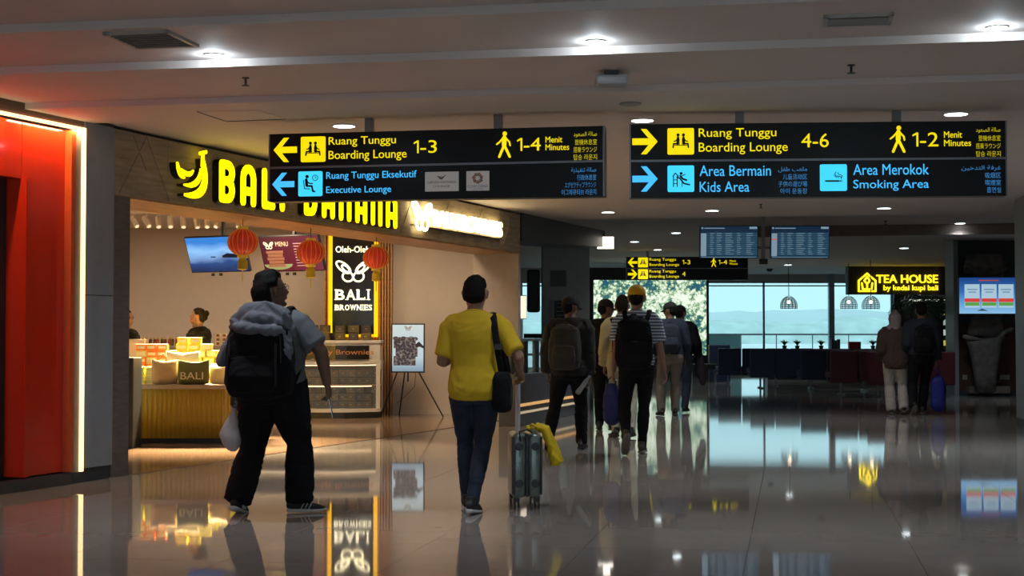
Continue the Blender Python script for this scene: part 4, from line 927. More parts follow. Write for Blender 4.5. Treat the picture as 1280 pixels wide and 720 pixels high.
# dark side wall of the big photo screen
sy = 46.0
ld_ = thing('photo_screen', 'huge bright screen showing sunlit green foliage in a black surround', 'screen', (X(812, sy), sy, 0))
sx0, sx1 = X(742, sy) - X(812, sy), X(883, sy) - X(812, sy); z0, z1 = at(0, 444, sy).z, at(0, 350, sy).z
MB().box(sx0 - .95, sx1 + .08, .02, .5, 0, 3.3).build('surround', m_black, ld_)
def f_leaf(n, t, s):
    mp = n.nodes.new('ShaderNodeMapping'); mp.inputs['Scale'].default_value = (4.4, 1, 3.0); n.links.new(t.outputs['Generated'], mp.inputs[0])
    no = n.nodes.new('ShaderNodeTexNoise'); no.inputs['Scale'].default_value = 1.6; no.inputs['Detail'].default_value = 3; n.links.new(mp.outputs[0], no.inputs['Vector'])
    vo = n.nodes.new('ShaderNodeTexVoronoi'); vo.inputs['Scale'].default_value = 9; vo.feature = 'SMOOTH_F1'; n.links.new(mp.outputs[0], vo.inputs['Vector'])
    n2 = n.nodes.new('ShaderNodeTexNoise'); n2.inputs['Scale'].default_value = 26; n2.inputs['Distortion'].default_value = 1; n.links.new(mp.outputs[0], n2.inputs['Vector'])
    a = n.nodes.new('ShaderNodeMath'); a.operation = 'MULTIPLY'; n.links.new(no.outputs['Fac'], a.inputs[0]); a.inputs[1].default_value = 1.15
    b = n.nodes.new('ShaderNodeMath'); b.operation = 'MULTIPLY_ADD'; n.links.new(vo.outputs['Distance'], b.inputs[0]); b.inputs[1].default_value = -.55; n.links.new(a.outputs[0], b.inputs[2])
    c = n.nodes.new('ShaderNodeMath'); c.operation = 'MULTIPLY_ADD'; n.links.new(n2.outputs['Fac'], c.inputs[0]); c.inputs[1].default_value = .7; n.links.new(b.outputs[0], c.inputs[2])
    # a strip of sky at the top, slightly right of the middle
    return ramp(n, c.outputs[0], [(.44, (.02, .10, .2)), (.54, (.02, .12, .12)), (.61, (.12, .28, .16)), (.69, (.5, .68, .4)), (.8, (.9, 1.0, .85))])
MB().box(sx0, sx1, 0, .02, z0, z1).build('display', nodemat('foliage_picture', f_leaf, 1.0), ld_)
q = MB(); q.box(sx0 - .3, sx1 + .6, -.6, .1, 0, .35); q.build('base_plinth', m_dark, ld_)
# escalator parapet, gold reflection drawn as glowing strips, glass balustrade
pa = thing('stone_parapet', 'grey stone parapet with gold reflection drawn as glowing lines, right of the shop', 'parapet', (.10, 21.2, 0), R(90) - AC * 1.55)
MB().bbox(0, 3.4, 0, .3, 0, .72, .01).build('stone_lower', mat('parapet_stone', (.13, .135, .16), rough=.3, var=.15, scale=6), pa)
MB().box(0, 3.4, -.012, .0, .27, .31).build('gold_reflection', glow('gold_reflection', (1, .55, .2), .6), pa); MB().box(0, 3.4, -.02, .0, .17, .2).build('gold_reflection', glow('gold_reflection2', (1, .8, .5), .4), pa)
MB().box(0, 3.4, .13, .15, .72, 1.18).build('glass_panel', mat('balustrade_glass', (.5, .8, .85), rough=.03, alpha=.25, var=0), pa)
MB().bbox(0, 3.4, .1, .18, 1.18, 1.22, .01).build('top_rail', m_steel, pa)
for k in range(6): q = MB(); q.box(.1 + k * .62, .2 + k * .62, .1, .18, .72, 1.18); q.build('baluster', m_black, pa)
# lit notice and black monitor at the shop end, chairs beyond
t = thing('lit_notice', 'small glowing white vertical notice beside the end of the shop', 'notice', (X(653, 25), 25, 0)); MB().bbox(-.06, .07, 0, .05, at(0, 399, 25).z, at(0, 369, 25).z, .005).build('housing', m_white, t); MB().box(-.055, .065, -.004, .001, at(0, 398, 25).z, at(0, 370, 25).z).build('face', glow('notice', (1, .85, .65), 1.1), t); MB().box(-.01, .01, .01, .04, 0, at(0, 399, 25).z).build('stand', m_steel, t)
q = MB(); q.bbox(-.13, .13, 0, .2, -.45, .4, .05); o = q.build('wall_speaker', mat('speaker_dark', (.03, .045, .05), rough=.5)); o.location = (X(667, 30), 30, at(0, 362, 30).z); tag(o, 'dark rounded box on the wall above the chairs beyond the shop', 'loudspeaker')
for k, (px, yy) in enumerate(((666, 40), (680, 42))):
    t = thing('cafe_chair', 'dark cafe chair against the window beyond the shop, %s one' % ('nearer left', 'farther right')[k], 'chair', (X(px, yy), yy, 0), 0, 'dark chairs beyond the shop end'); s_ = 1.25
    for (x, y) in ((-.22, 0), (.22, 0), (-.22, .42), (.22, .42)): MB().box(x - .02, x + .02, y - .02, y + .02, 0, 1.3 if y < .1 else .75).build('leg', m_black, t)
    MB().bbox(-.24, .24, -.02, .44, .72, .78, .01).build('seat', m_black, t); MB().bbox(-.24, .24, -.02, .02, 1.18, 1.3, .01).build('backrest', m_black, t)

# ---------------------------------------------------------------- waiting seats
m_nv = mat('seat_navy', (.014, .03, .07), rough=.5); m_mr = mat('seat_maroon', (.085, .010, .02), rough=.5); m_leg = mat('seat_leg', (.25, .27, .3), rough=.3, metal=.8)
def bench(px0, Y, n, cols, lab):
    t = thing('waiting_bench', lab, 'bench', (X(px0, Y), Y, 0), 0)
    w = .6
    for k in range(n):
        m = m_mr if cols[k] == 'r' else m_nv
        q = MB(); q.M = Matrix.Translation((w * k, 0, 0)); q.bbox(.015, w - .015, 0, .09, .26, .93, .02); q.build('backrest', m, t)
        q = MB(); q.M = Matrix.Translation((w * k, 0, 0)); q.bbox(.015, w - .015, .1, .62, .36, .48, .02); q.build('seat', m, t)
    MB().box(0, w * n, .3, .36, .28, .34).build('beam', m_leg, t)
    for x in [w * .5 + w * 2 * j for j in range((n + 1) // 2)]:
        q = MB(); q.box(x - .02, x + .02, .3, .35, .03, .3); q.box(x - .025, x + .025, .05, .6, 0, .03); q.build('leg', m_leg, t)
    return t
bench(897, 38, 4, 'nnnn', 'navy waiting bench, farthest of the rows in front of the window')
bench(937, 36, 4, 'nnrr', 'navy and maroon waiting bench, second row from the window')
bench(1000, 34, 4, 'nnrr', 'navy waiting bench, middle row before the windows')
bench(1037, 32, 4, 'rrnr', 'maroon waiting bench, second nearest row behind the couple')
bench(1083, 30.6, 3, 'rrr', 'maroon waiting bench, nearest row right behind the couple')
q = MB(); q.bbox(0, .55, 0, .4, .0, 1.0, .02); o = q.build('blue_cabinet', m_nv); o.location = (X(887, 41), 41, .0); tag(o, 'dark blue upright box left of the farthest bench', 'cabinet')
t = thing('low_bench', 'low dark bench at the foot of the foliage screen', 'bench', (X(862, 40), 40, 0)); MB().bbox(0, .75, 0, .5, .36, .5, .02).build('seat', m_black, t)
for x in (.06, .69): MB().box(x - .02, x + .02, .1, .4, 0, .36).build('leg', m_leg, t)

# cafe counter by the window with small things on it
cyy = 43.0
cb_ = thing('window_counter', 'long dark counter by the far window behind the benches', 'counter', (X(955, cyy), cyy, 0)); LL = X(1190, cyy) - X(955, cyy)
zc_ = at(0, 436, cyy).z
MB().bbox(0, LL, 0, .5, zc_ - .05, zc_, .01).build('counter_top', m_dark, cb_); MB().box(.1, LL, .05, .45, 0, zc_ - .05).build('counter_body', m_dark, cb_)
for pi_, px in enumerate((982, 998, 1028, 1093, 1100)):
    t = thing('potted_plant', '%s small potted plant from the left on the long counter by the window' % ORD[pi_], 'plant', (X(px, cyy), cyy + .2, zc_), 0, 'small pots along the window counter'); MB().lathe([(.05, 0), (.07, .09)], 10).build('pot', m_dark, t)
    q = MB()
    for k in range(7):
        a = k * .9; q.loft([(0, 0, .08), (.05 * math.cos(a), .05 * math.sin(a), .18), (.13 * math.cos(a), .1 * math.sin(a), .2 + .03 * (k % 3))], [(.006, .003), (.022, .004), (.004, .002)], seg=6)
    q.build('foliage', mat('plant_green', (.02, .06, .03)), t)
for px, c, h in ((1043, (.02, .04, .06), .28), (1047, (.03, .06, .1), .24), (1051, (.02, .03, .03), .27), (1075, (.3, .03, .03), .2)):
    q = MB(); w = .06 if px < 1070 else .28
    q.bbox(-w, w * .2, 0, .15, 0, h, .004); o = q.build('standing_menu' if px < 1070 else 'red_box', mat('menu_%d' % px, c)); o.location = (X(px, cyy), cyy + .15, zc_); tag(o, {1043: 'left of three upright dark menus on the window counter', 1047: 'middle of three upright dark menus on the window counter', 1051: 'right of three upright dark menus on the window counter', 1075: 'small red box on the window counter'}[px], 'menu' if px < 1070 else 'box')

# pendant lamps
def pendant(px, py, Y, lab):
    p = at(px, py, Y); t = thing('pendant_lamp', lab, 'lamp', p, 0, None); r = .235
    q = MB()
    for z in [-.14 + .035 * k for k in range(9)]:
        rr = r * math.sqrt(max(.05, 1 - ((z + .08) / .27) ** 2)); pts = [(rr * math.cos(a * math.pi / 9), rr * math.sin(a * math.pi / 9), z) for a in range(19)]; q.tube(pts, .007, 4)
    for k in range(14):
        a = 2 * math.pi * k / 14; q.tube([(r * math.sqrt(max(.05, 1 - ((z + .08) / .27) ** 2)) * math.cos(a), r * math.sqrt(max(.05, 1 - ((z + .08) / .27) ** 2)) * math.sin(a), z) for z in [-.16 + .05 * j for j in range(8)]], .006, 4)
    q.build('woven_shade', mat('woven', (.12, .07, .05), rough=.8), t); MB().ball((0, 0, .03), .045).build('bulb', glow('bulb', (1, .72, .45), 12), t, True)
    MB().tube([(0, 0, .15), (0, 0, 3.25 - p.z)], .01).build('cord', m_black, t)
pendant(986, 379, 42, 'woven dome pendant lamp hanging alone before the window'); pendant(1061, 379, 42, 'left of the two woven pendant lamps close together'); pendant(1088.5, 379, 40, 'right of the two woven pendant lamps, under the yellow sign')

# tea shop sign and bulkhead
ty = 44.0
ts = thing('tea_shop_sign', 'glowing yellow letters with house emblem on a dark slatted board', 'sign', (X(1125, ty), ty, 0)); k = ty / FPX
def tx(p): return (p - 1125) * k
def tz(p): return at(0, p, ty).z
MB().box(tx(1060), tx(1188), 0, .3, tz(368), tz(331)).build('board', mat('slat_dark', (.05, .045, .04)), ts)
sm = MB().box(-.02, .02, -.03, 0, tz(368), tz(331)).mesh('slat', MATS['slat_dark'])
for i in range(40): link('slat', sm, ts, (tx(1061) + i * (tx(1187) - tx(1061)) / 39, 0, 0))
mty = glow('tea_yellow', (1, .78, .02), 1.8)
text_mb('TEA HOUSE', tx(1095), tx(1172), tz(354), tz(343.5), -.08, .04, off=.015).build('lettering', mty, ts)
text_mb('by kedai kupi bali', tx(1104), tx(1172), tz(365), tz(356.5), -.08, .03, off=.01).build('lettering', mty, ts)
q = MB(); st = lambda p: stroke(q, [(tx(a), tz(b)) for a, b in p], .05, -.08, -.05, 4)
st([(1073, 351), (1083.5, 342), (1094, 351), (1094, 364), (1073, 364), (1073, 351)]); st([(1083.5, 346), (1080, 351), (1083.5, 355), (1087, 351), (1083.5, 346)]); st([(1083.5, 355), (1083.5, 362)]); st([(1077, 354), (1078, 361), (1082, 362)]); st([(1090, 354), (1089, 361), (1085, 362)])
q.build('house_emblem', mty, ts)
q = MB(); q.box(tx(1060), tx(1250), -.1, .4, tz(331), 3.26); q.build('sign_bulkhead', m_dark, ts)
# back wall of the tea shop
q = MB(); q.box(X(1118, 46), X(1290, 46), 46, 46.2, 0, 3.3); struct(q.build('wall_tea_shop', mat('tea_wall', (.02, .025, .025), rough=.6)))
tsf = thing('tea_shelf', 'dim shelf with small bright packages inside the tea shop', 'shelf', (X(1140, 45.5), 45.5, 0))
MB().box(0, 1.4, 0, .3, .0, 1.2).build('cabinet', m_dark, tsf); MB().box(0, 1.4, 0, .3, 2.28, 2.33).build('lit_edge', glow('tea_lit', (.9, 1, .8), .9), tsf); MB().box(0, .04, 0, .3, 1.2, 2.3).build('upright', m_dark, tsf); MB().box(1.36, 1.4, 0, .3, 1.2, 2.3).build('upright', m_dark, tsf)
q = MB(); q.box(.1, 1.3, 0, .3, 1.6, 1.63); q.build('shelf_board', m_dark, tsf)
random.seed(5)
for k in range(16):
    o = MB().box(0, .06, 0, .08, 0, random.uniform(.08, .2)).build('tea_packet', glow('tea_pack_%d' % (k % 3), [(.9, .8, .1), (.8, .9, .9), (.5, .7, .6)][k % 3], .5), None); o.location = (X(1180, 44.6) + (k % 4) * .13, 44.6, .95 + .3 * (k // 4)); tag(o, 'tiny bright packet on the tea shop rack, %s shelf from below, %s from the left' % (ORD[k // 4], ORD[k % 4]), 'packet', 'packets on the tea shop rack')
rk = thing('tea_rack', 'dark open rack with small packets right of the walking couple', 'rack', (X(1180, 44.6) - .08, 44.55, 0))
for k in range(5): MB().box(0, .62, 0, .2, .93 + .3 * k - .02, .945 + .3 * k).build('rack_shelf', m_dark, rk)
for x in (0, .6): MB().box(x, x + .02, 0, .2, 0, 2.2).build('upright', m_dark, rk)

# palm
py3 = 33.5
pm_ = thing('potted_palm', 'tall potted palm with arching fronds behind the walking couple', 'plant', (X(1176, py3), py3, 0))
MB().lathe([(.17, 0), (.24, .45), (.26, .5), (.2, .5)], 16).build('pot', m_dark, pm_)
q = MB(); q.tube([(0, 0, .4), (.02, 0, .8), (0, .02, 1.5)], .04); q.build('stem', mat('palm_stem', (.05, .04, .02)), pm_)
mp_ = mat('palm_green', (.025, .07, .035), rough=.6)
random.seed(11)
for k in range(20):
    a = k * 2.4; L = random.uniform(.75, 1.3); up = random.uniform(.7, 1.3); q = MB(); prev = None
    C = [Vector((math.cos(a) * L * t, math.sin(a) * L * .7 * t, 1.5 + up * 1.6 * t - 1.25 * up * .8 * t * t - .3 * t ** 3)) for t in [i / 12 for i in range(13)]]
    q.tube(C, .007, 4)
    for i in range(2, 13):
        T_ = (C[i] - C[i - 1]).normalized(); Sd = T_.cross(Vector((0, 0, 1))).normalized(); ll = .26 * math.sin(math.pi * i / 14) + .05
        for s in (-1, 1):
            tip = C[i] + Sd * s * ll + T_ * ll * .6 - Vector((0, 0, ll * .5)); q.add([tuple(C[i] - T_ * .012), tuple(C[i] + T_ * .012), tuple((C[i] + tip) / 2 + T_ * .016 + Vector((0, 0, .02))), tuple(tip), tuple((C[i] + tip) / 2 - T_ * .012 + Vector((0, 0, .02)))], [(0, 1, 2, 3, 4)])
    q.build('frond', mp_, pm_)
# kiosk at the right: brown wall, carved stone shape, advert screen
ky = 31.5
kk = thing('wood_kiosk', 'dark brown timber kiosk wall behind the advertising screen at the right', 'kiosk', (X(1230, ky + .3), ky + .3, 0))
a, b = X(1196, ky) - X(1230, ky), X(1290, ky) - X(1230, ky)
MB().box(a, b, 0, .5, .1, 1.5).build('wood_panel', mat('kiosk_wood', (.07, .035, .022), rough=.4, var=.2, stretch=(6, 1, 1)), kk)
MB().box(a, b, .05, .5, 1.5, 3.44).build('upper_panel', m_dark, kk); MB().box(a, b, -.02, .5, 0, .1).build('plinth', m_dark, kk)
MB().box(X(1207, ky) - X(1230, ky), X(1258, ky) - X(1230, ky), -.2, -.0, .06, .2).build('steel_foot', m_steel, kk)
for px in (1205, 1255): MB().box(X(px, ky) - X(1230, ky) - (.05 if px < 1230 else .1), X(px, ky) - X(1230, ky) + (.05 if px < 1230 else .1), -.012, 0, at(0, 475, ky).z, at(0, 469, ky).z).build('socket_plate', mat('socket_grey', (.3, .3, .3)), kk)
MB().box(a - .1, a, -.1, .5, 0, 3.44).build('side_post', m_grey, kk)
stn = thing('stone_relief', 'carved grey stone pillar shape with a wavy lip, narrowing downward', 'sculpture', (X(1232, ky), ky, 0)); k = ky / FPX
def kz(p): return at(0, p, ky).z
ms_ = mat('relief_stone', (.13, .125, .125), rough=.7, var=.35, scale=7, bump=.6, bscale=14)
q = MB()
rows = [(490, -13, 11), (470, -15, 13), (450, -18, 16), (432, -22, 19), (424, -26, 21)]
for i, (p, l, r) in enumerate(rows): pass
q.loft([((l + r) / 2 * k, .02 * math.sin(i), kz(p)) for i, (p, l, r) in enumerate(rows)], [((r - l) / 2 * k, .16) for p, l, r in rows], seg=20, n=3, cap=.2); q.build('lower_stone', ms_, stn, True)
q = MB(); q.loft([(x * k, -.1, kz(p)) for x, p in ((-28, 421), (-20, 423), (-8, 426), (3, 427), (14, 423), (22, 415), (30, 412))], [(.05, .05)] * 7, seg=10); q.build('wavy_lip', ms_, stn, True)
q = MB(); q.loft([(0, .05, kz(420)), (2 * k, .05, kz(400)), (2 * k, .05, kz(392))], [(24 * k, .14), (19 * k, .14), (20 * k, .14)], seg=20, n=3, cap=.2); q.build('upper_stone', ms_, stn, True)
q = MB(); q.loft([(-2 * k, .05, kz(345)), (0, .05, kz(335)), (0, .05, kz(318))], [(24 * k, .14), (26 * k, .14), (22 * k, .14)], seg=20, n=3, cap=.2); q.build('crown_stone', ms_, stn, True)
for p in (333, 340): q = MB(); q.loft([(x * k, -.1, kz(p + dz)) for x, dz in ((-26, -5), (-14, 2), (0, 4), (14, 2), (26, -5))], [(.03, .03)] * 5, seg=8); q.build('carved_curve', ms_, stn, True)
m_ad = nodemat('advert_blue', lambda n, t, s: ramp(n, s.outputs['Z'], [(0, (.25, .5, .75)), (.3, (.12, .35, .7)), (.6, (.03, .15, .45)), (1, (.01, .05, .22))]), 1.0)
t, T = screen('advert_screen', 'landscape screen with three white cards with red and green bands', 73 * k, 46 * k, m_ad, (X(1234.5, ky - .3), ky - .35, kz(370)), 0, 0, .012, .05)
for i in range(3):
    cx = (-20 + i * 21) * k; cw = 9.3 * k
    c = MB().box(cx - cw, cx + cw, -.008, -.003, -15 * k, 14 * k).build('advert_card', glow('card_white', (.42, .6, .72), .9), t)
    MB().box(cx - cw, cx + cw, -.011, -.007, -8 * k, -3.5 * k).build('red_band', glow('card_red', (.8, .06, .05), .8), c); MB().box(cx - cw * .95, cx + cw * .95, -.011, -.007, -12.5 * k, -8.4 * k).build('green_band', glow('card_green', (.12, .4, .08), .8), c)
    q = MB(); q.box(cx - cw * .7, cx + cw * .7, -.01, -.007, 7 * k, 8 * k); q.box(cx - cw * .5, cx + cw * .5, -.01, -.007, 3.8 * k, 4.8 * k); q.box(cx - .4 * k, cx + .4 * k, -.013, -.007, -6.5 * k, -5 * k); q.build('card_text', glow('card_text', (.1, .25, .45), .6), c)
q = MB(); q.prism([(-14 * k, -19 * k), (-8 * k, -16 * k), (0, -19 * k)], -.006, -.003); q.build('advert_shape', glow('ad_shape', (.1, .15, .2), .5), t)
q = MB(); q.box(-12 * k, 13 * k, -.006, -.003, 18 * k, 19.5 * k); q.build('advert_title', glow('ad_title', (.6, .1, .08), .6), t)
# right foreground column
c = thing('blue_grey_column', 'plain blue grey column cropped by the right edge', 'column', (6.917, 20.5, 0), -AC); MB().bbox(0, 1.1, 0, .9, .12, 3.155, .01).build('shaft', mat('column_blue', (.17, .2, .24), rough=.5), c); MB().box(-.0, 1.12, -.01, .92, 0, .12).build('plinth', m_dark, c)
# ---------------------------------------------------------------- people
def V(*a): return Vector(a)
def remesh(mb, name, m, parent, voxel, it=4, fold=None, sm=.5):
    me = mb.mesh(name, m); o = bpy.data.objects.new(name, me); COL.objects.link(o)
    r = o.modifiers.new('r', 'REMESH'); r.mode = 'VOXEL'; r.voxel_size = voxel; r.use_smooth_shade = True
    s = o.modifiers.new('s', 'SMOOTH'); s.factor = sm; s.iterations = it
    dg = bpy.context.evaluated_depsgraph_get(); me2 = bpy.data.meshes.new_from_object(o.evaluated_get(dg)); me2.name = name
    bpy.data.objects.remove(o); bpy.data.meshes.remove(me)
    if fold:
        amp, sx, sy, sz = fold; n = len(me2.vertices); co = [0.0] * (3 * n); no = [0.0] * (3 * n)
        me2.vertices.foreach_get('co', co); me2.vertices.foreach_get('normal', no); nn = noise.noise
        for i in range(0, 3 * n, 3):
            x, y, z = co[i], co[i + 1], co[i + 2]
            w = nn((x * 5 + 7, y * 5, z * 3)) * 2.5
            d = amp * ((1 - abs(nn((x * sx + w, y * sy, z * sz + w * 1.5))) * 2.2) - .45)
            co[i] += no[i] * d; co[i + 1] += no[i + 1] * d; co[i + 2] += no[i + 2] * d
        me2.vertices.foreach_set('co', co)
    me2.materials.clear(); me2.materials.append(m)
    me2.polygons.foreach_set('use_smooth', [True] * len(me2.polygons)); me2.update()
    o = bpy.data.objects.new(name, me2); COL.objects.link(o); o.parent = parent; return o
def ik(a, b, l1, l2, pole):
    d = b - a; D = min(d.length, .999 * (l1 + l2)); t = d.normalized(); x = (l1 * l1 - l2 * l2 + D * D) / (2 * D); h = math.sqrt(max(0, l1 * l1 - x * x))
    p = pole - pole.dot(t) * t; p.normalize(); return a + t * x + p * h, a + t * D
def lerp(a, b, t): return a + (b - a) * t
def hand(mb, w, d, A, N, s=1, curl=35, grip=False):
    """palm, four fingers and thumb; d towards the fingers, A towards the thumb side, N out of the palm"""
    d = d.normalized(); A = (A - A.dot(d) * d).normalized(); N = (N - N.dot(d) * d - N.dot(A) * A).normalized()
    mb.loft([w - d * .02, w + d * .02, w + d * .055, w + d * .09], [(.026 * s, .019 * s), (.034 * s, .016 * s), (.042 * s, .016 * s), (.04 * s, .013 * s)], xref=A, seg=14)
    for off, L, ex in ((.031, .070, .0), (.0105, .078, .004), (-.0105, .073, .0), (-.031, .058, -.006)):
        p = w + d * (.088 + ex) * s + A * off * s; pts = [p - d * .015]; di = d.copy(); pts.append(p)
        for j, f in enumerate((.45, .3, .25)):
            di = (Matrix.Rotation(R(curl * (1 + .25 * j)), 3, A.cross(N) if False else d.cross(N)) @ di) if False else (di * math.cos(R(curl * (.8 + .2 * j))) + (N if j == 0 else ((N - N.dot(di) * di).normalized())) * math.sin(R(curl * (.8 + .2 * j)))).normalized()
            p = p + di * L * f * s; pts.append(p)
        mb.loft(pts, [.0095 * s, .0095 * s, .009 * s, .0083 * s, .007 * s], seg=8)
    p = w + d * .03 * s + A * .03 * s; t1 = (d * .75 + A * .6 + N * .25).normalized(); t2 = (d * .9 + A * .15 + N * .45).normalized()
    mb.loft([p - A * .015 * s, p, p + t1 * .035 * s, p + t1 * .035 * s + t2 * .03 * s], [.013 * s, .013 * s, .0105 * s, .0085 * s], seg=8)
def head_frame(P, yaw, pitch, roll=0):
    M = Matrix.Rotation(R(yaw), 4, 'Z') @ Matrix.Rotation(R(pitch), 4, 'X') @ Matrix.Rotation(R(roll), 4, 'Y') @ Matrix.Scale(1.07, 4); return Matrix.Translation(P) @ M
def person(name_label, loc, yaw, H, lf, rf, lh, rh, head=(0, 0), girth=1.0, skin=(.25, .13, .08), hair=None, cap=None, top=None, bot=None, shoe=None, lean=0, fine=.012,
           lpole=None, rpole=None, curlL=30, curlR=30, foot_yaw=(8, -8), foot_pitch=(0, 0), collar=False, handN=None, hips=.0, group=None, spine_tw=0):
    """local frame: +y is where the person faces, +x is the person's right"""
    k = H / 1.70
    T = thing('person', name_label, 'person', loc, yaw, group)
    msk = mat('skin_%.2f_%.2f' % (skin[0], skin[1]), skin, rough=.55, var=.08, scale=14)
    g = girth
    def sp(x, y, z): return V(x, y + lean * max(0, z - .9) ** 1.2, z)           # the spine leans forward
    sh = sp(0, 0, 1.375); sw = .17 * (1 + .35 * (g - 1))
    SL, SR_ = sp(-sw, -.01, 1.375), sp(sw, -.01, 1.375)
    hipw = .088 * (1 + .3 * (g - 1))
    HL, HR = V(-hipw + hips, 0, .89), V(hipw + hips, 0, .89)
    LA_, RA_ = V(*lf), V(*rf)
    KL, LA_ = ik(HL, LA_, .43, .41, V(-.08, 1, 0)); KR, RA_ = ik(HR, RA_, .43, .41, V(.08, 1, 0))
    EL, LW = ik(SL, V(*lh), .29, .255, V(*(lpole or (-.35, -1, -.2)))); ER, RW = ik(SR_, V(*rh), .29, .255, V(*(rpole or (.35, -1, -.2))))
    ks = Matrix.Scale(k, 4)
    # ---- body
    b = MB(); b.M = ks
    def torso(mb, o=0.0, z0=.80, zend=1.47, hem=None, gg=None):
        gg = gg or g; prof = [(.80, .145, .105, -.01, .9), (.88, .168, .122, -.015, 1), (.95, .165, .118, -.008, 1.05), (1.05, .148, .108, .005, 1.2), (1.15, .152, .112, .008, 1.15), (1.25, .168, .118, .002, 1.05), (1.33, .178, .112, -.004, 1), (1.39, .17, .095, -.008, .85), (1.43, .12, .075, -.01, .5), (zend, .066, .062, -.006, .2)]
        P_, R_ = [], []
        for z, rx, ry, y, f in prof:
            if z < z0 - 1e-6: continue
            q = 1 + (gg - 1) * f; P_.append(sp(hips * max(0, 1 - (z - .8) * 2), y, z)); R_.append((rx * (1 + (q - 1) * .75) + o, ry * q + o))
        if hem is not None:
            P_ = [sp(0, P_[0].y, hem)] + [p for p in P_ if p.z > hem + .02]; R_ = [(R_[0][0] + .006, R_[0][1] + .006)] + R_[-(len(P_) - 1):]
        mb.loft(P_, R_, seg=24, n=2.25, cap=.15)
    torso(b, -.012)
    def leg(mb, Hh, K, A, o, z_end=0, flare=0, gg=1):
        mb.loft([Hh + V(0, -.005, .05), lerp(Hh, K, .12), lerp(Hh, K, .55), K, lerp(K, A, .3), lerp(K, A, .75), lerp(K, A, 1.0 - z_end)], [.092 * gg + o, .092 * gg + o, .072 * gg + o, .056 + o, .056 + o + flare * .5, .042 + o + flare, .038 + o + flare], seg=16, cap=.2)
    leg(b, HL, KL, LA_, -.006); leg(b, HR, KR, RA_, -.006)
    def arm(mb, Sx, E, Wp, o, t_end=2.0, flare=0, r0=1.0):
        pts = [V(Sx.x * .45, Sx.y, Sx.z + .03), V(Sx.x * .88, Sx.y, Sx.z + .006), lerp(Sx, E, .13) + V(math.copysign(.004, Sx.x), 0, 0), lerp(Sx, E, .35), lerp(Sx, E, .8), E, lerp(E, Wp, .3), lerp(E, Wp, .8), Wp]; rad = [.036, .05, .056, .051, .043, .04, .039, .028, .025]
        ts = [-.3, 0, .13, .35, .8, 1, 1.3, 1.8, 2.0]; P_, R_ = [], []
        gg = 1 + (g - 1) * .55
        for p, r, t in zip(pts, rad, ts):
            if t <= t_end + 1e-6: P_.append(p); R_.append(r * gg * r0 + o + (flare * max(0, t / t_end) if t_end else 0))
        if t_end not in ts:
            base = lerp(Sx, E, t_end) if t_end < 1 else lerp(E, Wp, t_end - 1); P_.append(base); R_.append((.043 if t_end < 1 else .034) * gg * r0 + o + flare)
        mb.loft(P_, R_, seg=16, cap=.15)
    arm(b, SL, EL, LW, 0); arm(b, SR_, ER, RW, 0)
    hp = sp(0, .015, 1.585); M = head_frame(hp, *head)
    neckb = sp(0, -.008, 1.42); b.loft([neckb, lerp(neckb, hp, .45), hp - V(0, 0, .03)], [(.062 * (1 + .3 * (g - 1)), .06 * (1 + .3 * (g - 1))), (.055 * (1 + .4 * (g - 1)), .057 * (1 + .4 * (g - 1))), (.055, .06)], seg=16)
    hg = 1 + .18 * (g - 1)
    prof = [(-.112, .052, .024, .026), (-.095, .036, .044, .052), (-.065, .018, .059, .074), (-.03, .006, .068, .086), (.0, .0, .0725, .092), (.035, -.004, .0745, .096), (.07, -.008, .07, .089), (.095, -.01, .055, .07), (.11, -.012, .03, .04)]
    b.M = ks @ M
    b.loft([(0, y, z) for z, y, rx, ry in prof], [(rx * hg, ry) for z, y, rx, ry in prof], seg=20, cap=.3)
    b.loft([(0, .088, .028), (0, .098, -.002), (0, .112, -.024), (0, .098, -.034)], [.008, .010, .015, .012], seg=10)          # nose
    for s in (-1, 1):
        b.ball((s * .014, .098, -.028), .009, 8, 6); b.ball((s * .079 * hg, -.006, -.004), (.011, .019, .032), 10, 8); b.ball((s * .086 * hg, -.014, .008), (.009, .011, .02), 8, 6)
        b.ball((s * .029, .078, .012), (.018, .012, .012), 10, 8); b.loft([(s * .012, .09, .03), (s * .032, .088, .034), (s * .052, .076, .028)], [.006, .007, .005], seg=8)
        b.ball((s * .045, .058, -.03), (.02, .02, .02), 8, 6)
    b.loft([(-.024, .088, -.056), (0, .1, -.053), (.024, .088, -.056)], [.004, .006, .004], seg=8); b.loft([(-.02, .087, -.065), (0, .098, -.066), (.02, .087, -.065)], [.004, .0065, .004], seg=8); b.ball((0, .074, -.098), (.022, .018, .016), 8, 6)
    b.M = ks
    # ---- hands
    hn = handN or {}
    for side, W_, E_, cu in ((-1, LW, EL, curlL), (1, RW, ER, curlR)):
        d, A, N = (hn.get(side) or ((W_ - E_).normalized(), V(0, 1, 0), V(-side, 0, 0)))
        hand(b, W_, V(*d), V(*A), V(*N), 1.0 * (1 + .12 * (g - 1)), cu)
    # feet inside the shoes
    for A_, fy_, fp, s in ((LA_, foot_yaw[0], foot_pitch[0], -1), (RA_, foot_yaw[1], foot_pitch[1], 1)):
        F = Matrix.Translation(A_) @ Matrix.Rotation(R(fy_), 4, 'Z') @ Matrix.Rotation(R(-fp), 4, 'X'); b.M = ks @ F
        b.loft([(0, -.045, -.04), (0, .02, -.035), (0, .1, -.055), (0, .15, -.062)], [(.026, .03), (.03, .034), (.036, .02), (.026, .012)], seg=10, xref=(1, 0, 0))
    b.M = ks
    body = remesh(b, 'body', msk, T, fine * .8 if fine < .009 else fine * .85, 3, sm=.4)
    # ---- eyes and brows
    q = MB(); q.M = ks @ M
    for s in (-1, 1): q.ball((s * .03, .0845, .012), (.011, .008, .007), 10, 6)
    q.build('eye', mat('eye_dark', (.03, .02, .02), rough=.2), body, True)
